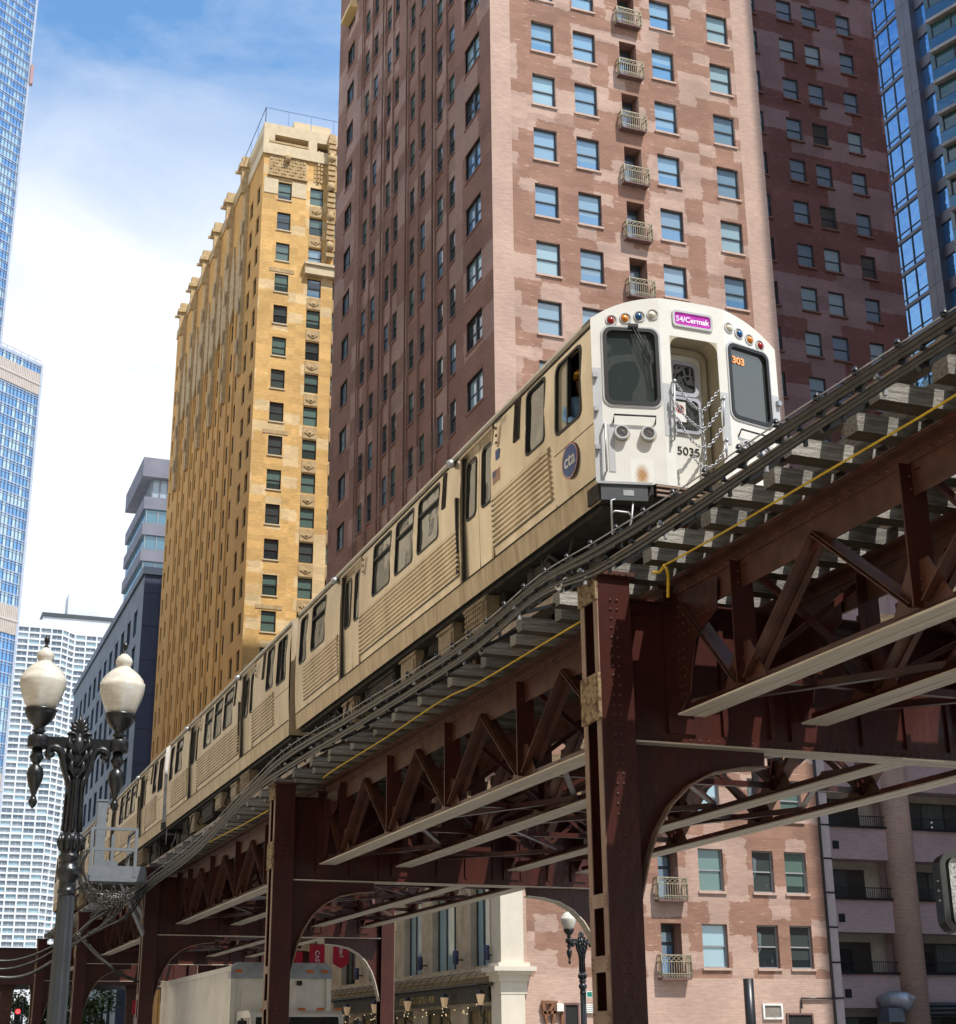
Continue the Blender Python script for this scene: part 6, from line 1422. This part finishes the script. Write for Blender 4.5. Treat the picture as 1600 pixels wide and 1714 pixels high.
# ================================================================ twin-globe street lamps
globe_m = pmat('prismatic_lamp_glass', (0.93, 0.90, 0.83), .2, 0, .04, 12, .05, col2=(0.80, 0.74, 0.62), streak=(1, 1, 3))
bt = globe_m.node_tree.nodes['Principled BSDF']; bt.inputs['Subsurface Weight'].default_value = .35; bt.inputs['Subsurface Radius'].default_value = (.12, .1, .07); bt.inputs['Coat Weight'].default_value = .5; bt.inputs['Transmission Weight'].default_value = .35; bt.inputs['IOR'].default_value = 1.2
iron = pmat('black_cast_iron', (0.012, 0.013, 0.015), .3, 0, .2, 9, .15); shaft_m = pmat('charcoal_fluted_shaft', (0.035, 0.04, 0.048), .35, .1, .1, 5)
def lamp(x, y, lab, dzz=0):
    T = thing('street_lamp', lab, 'street lamp', (x, y, 0), 'twin globe street lamps'); B = lambda z: z + dzz
    m = MB(); m.lathe((x, y, 0), [(.28, 0), (.28, .25), (.2, .5), (.11, .8), (.094, 1.0), (.09, 2.2), (.08, 3.0), (.078, 3.05)], 24, 0, False, .10); m.build('shaft', shaft_m, T)
    m = MB(); m.lathe((x, y, 3.0), [(.08, 0), (.09, .02), (.09, .05), (.08, .06), (.08, .14), (.11, .17), (.12, .21), (.115, .25), (.085, .28), (.08, .32), (.105, .35), (.105, .37), (.085, .39), (.094, .44), (.105, .50), (.095, .56), (.072, .60), (.068, .66), (.062, 1.0), (.058, 1.25), (.07, 1.45), (.03, 1.55)], 20)
    for k in range(10):
        t = 2 * pi * k / 10; m.tube([(x + .09 * cos(t), y + .09 * sin(t), 3.42), (x + .11 * cos(t), y + .11 * sin(t), 3.50), (x + .097 * cos(t), y + .097 * sin(t), 3.57)], [.02, .026, .012], 6)
    for k in range(8):
        t = 2 * pi * k / 8; m.tube([(x + .085 * cos(t), y + .085 * sin(t), 3.6), (x + .08 * cos(t), y + .08 * sin(t), 3.85), (x + .075 * cos(t), y + .075 * sin(t), 4.05), (x + .11 * cos(t), y + .11 * sin(t), 4.12)], [.018, .014, .016, .008], 5)
    m.build('capital', iron, T)
    m = MB()
    for s in (-1, 1):   # scrolls and leaves
        for o, w in ((0, .032), (.05, .018)):
            pts = [(x + s * .05, y, 3.95)] + [(x + s * (.07 + .03 * k), y, 4.08 + .08 * k) for k in range(3)]
            for k in range(14):
                t = k / 13 * 4.2; r = .095 * (1 - .055 * k) - o * .5; pts.append((x + s * (.24 - r * cos(t) * 1.0 + .0), y, 4.33 + r * sin(t)))
            m.tube([(a, y - .03 + o * .6, c) for a, b, c in pts], w, 6)
            m.tube([(a, y + .03 - o * .6, c) for a, b, c in pts], w, 6)
        m.lathe((x + s * .25, y, 4.30), [(.01, 0), (.035, .02), (.035, .05), (.01, .07)], 8)
        pts = []
        for k in range(10): t = k / 9 * 4.4; r = .06 * (1 - .07 * k); pts.append((x + s * (.065 + r * cos(t + .5)), y - .035, 4.50 + r * sin(t + .5)))
        m.tube(pts, .014, 5)
    m.prism(Fy(y - .03), [(x - .09, 4.05), (x + .09, 4.05), (x + .12, 4.3), (x + .10, 4.56), (x - .10, 4.56), (x - .12, 4.3)], -.06, 0)
    for k in range(7):   # palmette on top
        t = radians(-75 + 25 * k); l = .16 - .018 * abs(k - 3); m.tube([(x, y, 4.56), (x + .5 * l * sin(t), y, 4.57 + .6 * l * cos(t)), (x + l * sin(t) * .9, y, 4.58 + l * cos(t))], [.02, .028, .01], 6)
    for s in (-1, 1):
        for k in range(3): m.tube([(x, y - .05, 4.1 + .12 * k), (x + s * (.06 + .02 * k), y - .06, 4.2 + .12 * k), (x + s * (.05 + .02 * k), y - .05, 4.32 + .1 * k)], [.02, .03, .008], 6)
    m.build('scrollwork', iron, T)
    for s in (-1, 1):
        m = MB(); m.ob((V3((x, y, 0)), V3((s, 0, 0)), V3((0, 1, 0)), V3((0, 0, 1))), .06, .34, -.045, .045, 4.40, 4.50)
        m.lathe((x + s * .385, y, 4.385), [(.09, 0), (.1, .01), (.1, .11), (.09, .125)], 16)
        m.build('cross_arm', iron, T)
    for s in (-1, 1):
        cx_ = x + s * .385; m = MB()
        m.lathe((cx_, y, 3.80), [(.004, 0), (.035, .04), (.045, .07), (.03, .1), (.02, .13), (.045, .2), (.07, .27), (.08, .33), (.07, .39), (.03, .43), (.05, .46), (.07, .5), (.05, .53), (.05, .59)], 14); m.build('pendant', iron, T)
        m = MB(); m.lathe((cx_, y, 4.50), [(r_, z_ * .70) for r_, z_ in [(.05, 0), (.045, .05), (.07, .08), (.05, .1), (.05, .14), (.085, .18), (.12, .24), (.145, .31), (.15, .33), (.145, .345), (.155, .36), (.155, .385), (.14, .39)]], 16); m.build('cup', iron, T)
        m = MB(); pr = [(.13, 0), (.155, .04), (.19, .12), (.215, .2), (.222, .25), (.222, .29), (.212, .292), (.20, .33), (.165, .375), (.16, .378), (.12, .415), (.075, .44), (.066, .46), (.082, .48), (.085, .51), (.07, .545), (.04, .57), (.02, .59)]
        pr = [(r_, z_ * 1.06) for r_, z_ in pr]; m.lathe((cx_, y, 4.77), pr, 48, 0, True, .022); g = m.build('globe', globe_m, T)
        m = MB(); m.lathe((cx_, y, 5.385), [(.03, 0), (.02, .02), (.012, .04), (.024, .06), (.028, .085), (.018, .115), (.004, .13)], 10); f = m.build('finial', iron, T); f.parent = g
    return T
LT = lamp(1.625, 15.2, 'large twin-globe cast iron street lamp in the left foreground')
T2 = lamp(18.70, 40.7, 'smaller twin-globe street lamp by the pink wall, seen just left of the near column')
lamp(2.1, 46.5, 'distant twin-globe street lamp whose right globe peeks in at the left edge')
T = thing('street_sign', 'green street name sign on the smaller lamp post', 'street sign', (18.95, 40.6, 3)); gs = pmat('green_sign_sheet', (0.0, 0.22, 0.15), .4)
a = ony(981, 1659, 40.55); b = ony(1030, 1668, 40.55); m = MB(); m.box(a.x, b.x, 40.54, 40.56, b.z - .03, a.z); m.build('plate', gs, T); m = MB(); m.ring(Fy(40.54), rrect(a.x, b.x, b.z - .03, a.z, .02), rrect(a.x + .02, b.x - .02, b.z - .01, a.z - .02, .015), 0, .004); m.build('border', whitep, T)
text('lettering', 'E BENTON PL', Fy(40.54), (a.x + b.x) / 2, (a.z + b.z) / 2 - .015, .12, whitep, T, .003, .002, sx=.8)
m = MB(); m.bar((18.75, 40.6, (a.z + b.z) / 2), (a.x + .05, 40.6, (a.z + b.z) / 2), .03, .03); m.build('bracket', galv, T)

# ================================================================ riveted silver cabinet at the right edge
T = thing('signal_housing', 'rounded silver and black riveted metal housing cut off by the right edge', 'signal housing', (6.4, 8.0, 3))
Yh = 8.0; a = ony(1570, 1425, Yh); b = ony(1606, 1562, Yh); w = .55; F = (V3((a.x, Yh, 0)), V3((cos(.35), -sin(.35), 0)), V3((0, 0, 1)), V3((-sin(.35), -cos(.35), 0)))
m = MB(); m.prism(F, rrect(0, w, b.z, a.z, .09), -.16, 0); m.build('shell', pmat('dark_glossy_shell', (.02, .022, .02), .15, .3), T)
m = MB(); m.ring(F, rrect(0, w, b.z, a.z, .09, 8), rrect(.03, w - .03, b.z + .04, a.z - .04, .05, 8), .0, .02, 0); m.prism(F, rrect(.055, w - .04, b.z + .035, a.z - .035, .05), 0, .006, 1)
pp = rrect(.03, w - .03, b.z + .02, a.z - .02, .06, 4); m.rivets([F[0] + F[1] * (.09 + .03 * (i + .5 * (j % 2))) + F[2] * (b.z + .06 + .028 * j) + F[3] * .006 for i in range(12) for j in range(int((a.z - b.z - .12) / .028))], tuple(F[3]), .006, .004)
m.build('face_plate', [pmat('dull_rim', (.16, .17, .17), .3, .5), pmat('white_diamond_plate', (.6, .62, .62), .4, .2, .3, 60), MATS['dark_glossy_shell']], T)
m = MB(); m.rivets([F[0] + F[2] * (b.z + .02 + .03 * k) + F[3] * -.06 for k in (6, 8, 10, 21, 22)], tuple(-F[1]), .008, .01); m.tube([F[0] + F[1] * .3 + F[2] * (a.z) - F[3] * .1, F[0] + F[1] * .9 + F[2] * (a.z + .1) - F[3] * .2, (6.9, 8.1, 4.2)], .03, 6); m.build('bolt', galv, T)

# ================================================================ white box truck under the tracks
TXa, TXb, TYa, TYb, TZ = 7.62, 9.95, 35.7, 45.0, 3.5
tw = pmat('dusty_white_truck_box', (0.78, 0.74, 0.66), .2, .1, .05, 1.5, .1, col2=(0.62, 0.57, 0.49)); tsill = pmat('grey_roof_cap', (.28, .30, .33), .4)
T = thing('box_truck', 'white box truck under the tracks, behind the second column', 'truck', (TXa, 33, 0))
m = MB(); m.box(TXa, TXb, TYa, TYb, 1.0, TZ - .12, 0); m.build('cargo_box', tw, T)
m = MB(); m.prism((V3((0, TYa - .02, 0)), V3((1, 0, 0)), V3((0, 0, 1)), V3((0, -1, 0))), [(TXa - .02, TZ - .35), (TXb + .02, TZ - .35), (TXb + .02, TZ - .12), (TXb - .12, TZ), (TXa + .12, TZ), (TXa - .02, TZ - .12)], -.25, .02, 1); m.box(TXa - .025, TXa + .04, TYa - .025, TYb, TZ - .2, TZ - .08); m.box(TXa - .015, TXa + .1, TYa - .03, TYa + .08, 1.0, TZ - .3); m.box(TXb - .1, TXb + .015, TYa - .03, TYa + .08, 1.0, TZ - .3)
m.build('box_trim', [tw, tsill], T)
for x in (TXa + .15, TXa + 1.0, XM - .1, TXb - .5, TXb - .15): m = MB(); m.box(x - .08, x + .08, TYa - .06, TYa - .04, TZ - .22, TZ - .16); m.build('roof_light', pmat('amber_marker', (.5, .12, .02), .3), T)
m = MB(); m.box(TXa + .25, TXa + .95, TYa - .03, TYa - .001, 1.6, 2.9); m.box(TXa + .3, TXa + .9, TYa - .05, TYa - .031, 2.2, 2.24); m.box(TXb - .8, TXb - .68, TYa - .03, TYa - .001, 3.0, 3.1, 1); m.build('front_hatch', [tw, void], T)
ca, cb, cy0, cy1, cz = TXa + .12, TXb - .12, 33.9, 35.5, 2.42
m = MB(); m.prism((V3((0, 0, 0)), V3((0, 1, 0)), V3((0, 0, 1)), V3((1, 0, 0))), [(cy0 - .1, .5), (cy1, .5), (cy1, cz), (cy0 + .45, cz), (cy0 + .25, cz - .1), (cy0, 1.5), (cy0 - .12, 1.3)], ca, cb); cabm = m.build('cab', tw, T)
m = MB(); m.face([(ca + .08, cy0 + .01, 1.55), (cb - .08, cy0 + .01, 1.55), (cb - .12, cy0 + .235, cz - .14), (ca + .12, cy0 + .235, cz - .14)]); o = m.build('windshield', trainglass, T)
m = MB(); m.box(ca - .01, ca - .003, cy0 + .35, cy1 - .25, 1.6, cz - .15); m.build('side_window', trainglass, T)
for s, x in ((-1, ca), (1, cb)): m = MB(); m.tube([(x, cy0 + .1, 2.0), (x + s * .25, cy0 - .05, 2.25), (x + s * .25, cy0 - .05, 1.6), (x, cy0 + .1, 1.5)], .02, 5); m.box(x + s * .25 - .1, x + s * .25 + .1, cy0 - .1, cy0 - .03, 1.65, 2.2); m.build('mirror', black, T)
m = MB(); [m.box(ca + .25 + .42 * k, ca + .4 + .42 * k, cy0 + .3, cy0 + .4, cz, cz + .05) for k in range(5)]; m.build('cab_marker', pmat('amber_marker', (.5, .12, .02), .3), T)
for y in (34.6, 42.6):
    for x in (TXa + .15, TXb - .15): m = MB(); m.prism((V3((x, y, .5)), V3((0, 1, 0)), V3((0, 0, 1)), V3((1, 0, 0))), circ(0, 0, .5, 20), -.14, .14); w = m.build('wheel', rubber, T)
m = MB(); m.box(TXa + .5, TXb - .5, 34, 45, .6, 1.0); m.build('chassis', under, T)

# ================================================================ grey service platform beside the third column
T = thing('service_platform', 'grey steel service platform with railings and a tall cabinet beside the tracks', 'platform', (5.1, 43, 6.0))
xa, xb, ya, yb2, zf = 5.16, 6.36, 43.0, 46.4, 6.1
m = MB(); m.box(xa, xb + .3, ya, yb2, zf - .06, zf); m.box(xa, xb + .3, ya - .03, ya, zf - .14, zf + .28, 1); m.box(xa - .03, xa, ya, yb2, zf - .1, zf + .1, 1); m.build('deck', [under, greyp], T)
m = MB()
for z in (zf + .72, zf + 1.28): m.bar((xa, ya, z), (xb, ya, z), .07, .08); m.bar((xa, ya, z), (xa, yb2, z), .06, .07); m.bar((xb, ya + .0, z), (xb, ya + 1.4, z), .06, .06)
for x, y in ((xa, ya), (xb, ya), (xa + .75, ya + 1.4), (xa, yb2), (xb, ya + 1.4)): m.bar((x, y, zf), (x, y, zf + 1.3), .08, .08, (0, 1, 0))
m.build('railing', greyp, T)
m = MB(); m.box(xa + .25, xa + .5, ya + 1.2, ya + 1.5, zf, zf + 2.2); m.box(xa + .23, xa + .52, ya + 1.18, ya + 1.52, zf + 2.2, zf + 2.25); m.box(xa + .5, xa + .9, ya + 1.2, ya + 1.4, zf + .3, zf + .55); m.build('cabinet', greyp, T)
m = MB(); m.bar((xa + .9, ya + .3, zf - .1), (6.9, 44.2, zf - 1.45), .1, .1); m.build('strut', galv, T); m = MB(); m.bar((xa + 1.2, ya + 1.5, zf - .1), (6.9, 44.3, zf - 1.0), .1, .1); m.bar((xa + .1, ya + .2, zf - .12), (7.0, ya + .2, zf - .12), .12, .12); m.bar((xa + .1, yb2 - .3, zf - .12), (7.0, yb2 - .3, zf - .12), .12, .12); m.build('strut', galv, T)
# hanging cable tangle
T = thing('cable_coils', 'tangle of coiled dark cables hanging under the service platform', 'cables', (5.8, 43, 5.2)); rd = random.Random(3)
Q = lambda u, v, y=42.8: ony(u, v, y)
for base in ([(262, 1462), (225, 1495), (190, 1500), (160, 1490), (140, 1455), (148, 1420)], [(262, 1466), (230, 1500), (185, 1512), (150, 1500), (133, 1460), (142, 1425)], [(245, 1484), (205, 1510), (170, 1525), (150, 1540), (120, 1575)], [(190, 1505), (200, 1520), (175, 1550), (140, 1570), (105, 1590)], [(215, 1490), (190, 1525), (165, 1555), (135, 1575), (110, 1592)], [(130, 1560), (160, 1600), (200, 1625), (230, 1640)], [(250, 1480), (215, 1530), (180, 1548), (150, 1560)]):
    m = MB()
    for k in range(3): m.tube(smooth([Q(u + rd.uniform(-4, 4), v + rd.uniform(-4, 4), 42.6 + .15 * k) for u, v in base], 5), rd.choice((.02, .03, .024)), 5)
    m.build('loop', conduit, T)
m = MB()
for k in range(26):
    u, v = 145 + 3.2 * k, 1484 + 22 * abs(sin(k * .9)) + .4 * k; c = Q(u, v, 42.5); m.tube([c + V3((.05 * cos(t), .02 * sin(t), .12 * sin(t))) for t in [2 * pi * j / 8 for j in range(8)]], .015, 4, closed=True)
m.build('coil_bundle', conduit, T)
for k, (pts, lab) in enumerate((([(0, 1608), (45, 1602), (92, 1582)], 'slack grey cable sagging left of the lamp post, uppermost'), ([(0, 1622), (50, 1612), (92, 1590)], 'slack grey cable sagging left of the lamp post, second from top'), ([(0, 1636), (45, 1632), (90, 1608)], 'slack grey cable sagging left of the lamp post, lowest'))):
    T = thing('slack_cable', lab, 'cable', (3, 42, 3), 'slack cables at the left edge'); m = MB(); m.tube(smooth([Q(u, v, 43) for u, v in [(-60, pts[0][1] - 14)] + pts + [(112, pts[-1][1] - 14)]], 5), .03 if k < 2 else .05, 5); m.build('cable', conduit, T)

# ================================================================ crossing elevated line far up the street
T = thing('crossing_viaduct', 'dark brown elevated line crossing the street in the distance at the left', 'viaduct', (0, 112, 0))
m = MB(); m.box(-30, 60, 112, 112.5, 6.6, 8.3); m.box(-30, 60, 111.8, 112.7, 8.3, 8.35); m.box(-30, 60, 111.8, 112.7, 6.55, 6.6)
for k in range(60): m.box(-30 + 1.5 * k, -29.9 + 1.5 * k, 111.93, 112, 6.6, 8.3)
m.build('plate_girder', steel, T)
m = MB(); m.box(-30, 60, 117, 117.4, 6.6, 8.3); m.box(-30, 60, 111, 119, 5.9, 6.5); m.build('rear_girder', steel, T)
for x in (8.55, 10.55, 17, -4, 25): m = MB(); m.prism(Fy(112), [(x - .35, 0), (x + .35, 0), (x + .42, 5.4), (x + .75, 6.55), (x - .75, 6.55), (x - .42, 5.4)], -.4, .05); m.build('pier', steel2, T)
T = thing('traffic_signal', 'traffic signal showing red beyond the crossing viaduct piers', 'traffic signal', (9.3, 108, 0)); p = ony(30, 1693, 108)
m = MB(); m.tube([(p.x + .3, 108.2, 0), (p.x + .3, 108.2, p.z + .6)], .07, 8); m.build('pole', black, T); m = MB(); m.box(p.x - .2, p.x + .2, 108, 108.3, p.z - .9, p.z + .3); h = m.build('housing', black, T)
m = MB(); m.prism(Fy(108), circ(p.x, p.z, .15, 14), 0, .05); m.build('red_lens', pmat('lit_red_lens', (.6, .02, .02), .4, emit=((1, .03, .03), 5)), T)
for k in (1, 2): m = MB(); m.prism(Fy(108), circ(p.x, p.z - .36 * k, .13, 12), 0, .04); m.build('lens', void, T)
for k, (x, y, h, lab) in enumerate(((10.6, 128, 6.3, 'small bright green street tree left of the lamp post foot'), (12.6, 122, 5.6, 'bushy green street tree between lamp post and third column'), (15.4, 126, 6.0, 'leafy street tree just left of the box truck'), (16.4, 64, 3.9, 'green street tree beside the truck cab'))):
    T = thing('street_tree', lab, 'tree', (x, y, 0), 'street trees under and beyond the tracks'); m = MB(); cr_ = (2.3, 2.3, h * .36) if k < 3 else (.8, .8, .7)
    m.tube([(x, y, 0), (x + .1, y, h * .35), (x, y, h * .6)], [.14, .1, .07], 8)
    for q in range(7): t = q * .9; m.tube([(x, y, h * (.38 + .03 * q)), (x + .7 * cos(t), y + .7 * sin(t), h * (.55 + .04 * q)), (x + 1.2 * cos(t), y + 1.2 * sin(t), h * (.68 + .04 * q))], [.05, .035, .012], 5)
    m.build('trunk', bark, T); m = MB(); crown(m, (x, y, h * .66), cr_, 3600 if k < 3 else 1200, .14, 20 + k); m.build('crown', [leafm, leafd] if k != 1 else [leafd, leafm], T)
T = thing('stop_sign', 'small red sign beside the third column near street level', 'sign', (8.4, 60, 0)); p = ony(227, 1686, 60); m = MB(); m.box(p.x - .12, p.x + .12, 60, 60.04, p.z - .25, p.z + .25); m.build('plate', red, T); m = MB(); m.tube([(p.x, 60.08, 0), (p.x, 60.08, p.z + .25)], .04, 6); m.build('post', galv, T)

# ---------------------------------------------------------------- tidy helper properties
for o in bpy.data.objects:
    if '_o' in o: del o['_o']
for me in list(bpy.data.meshes):
    if me.users == 0: bpy.data.meshes.remove(me)
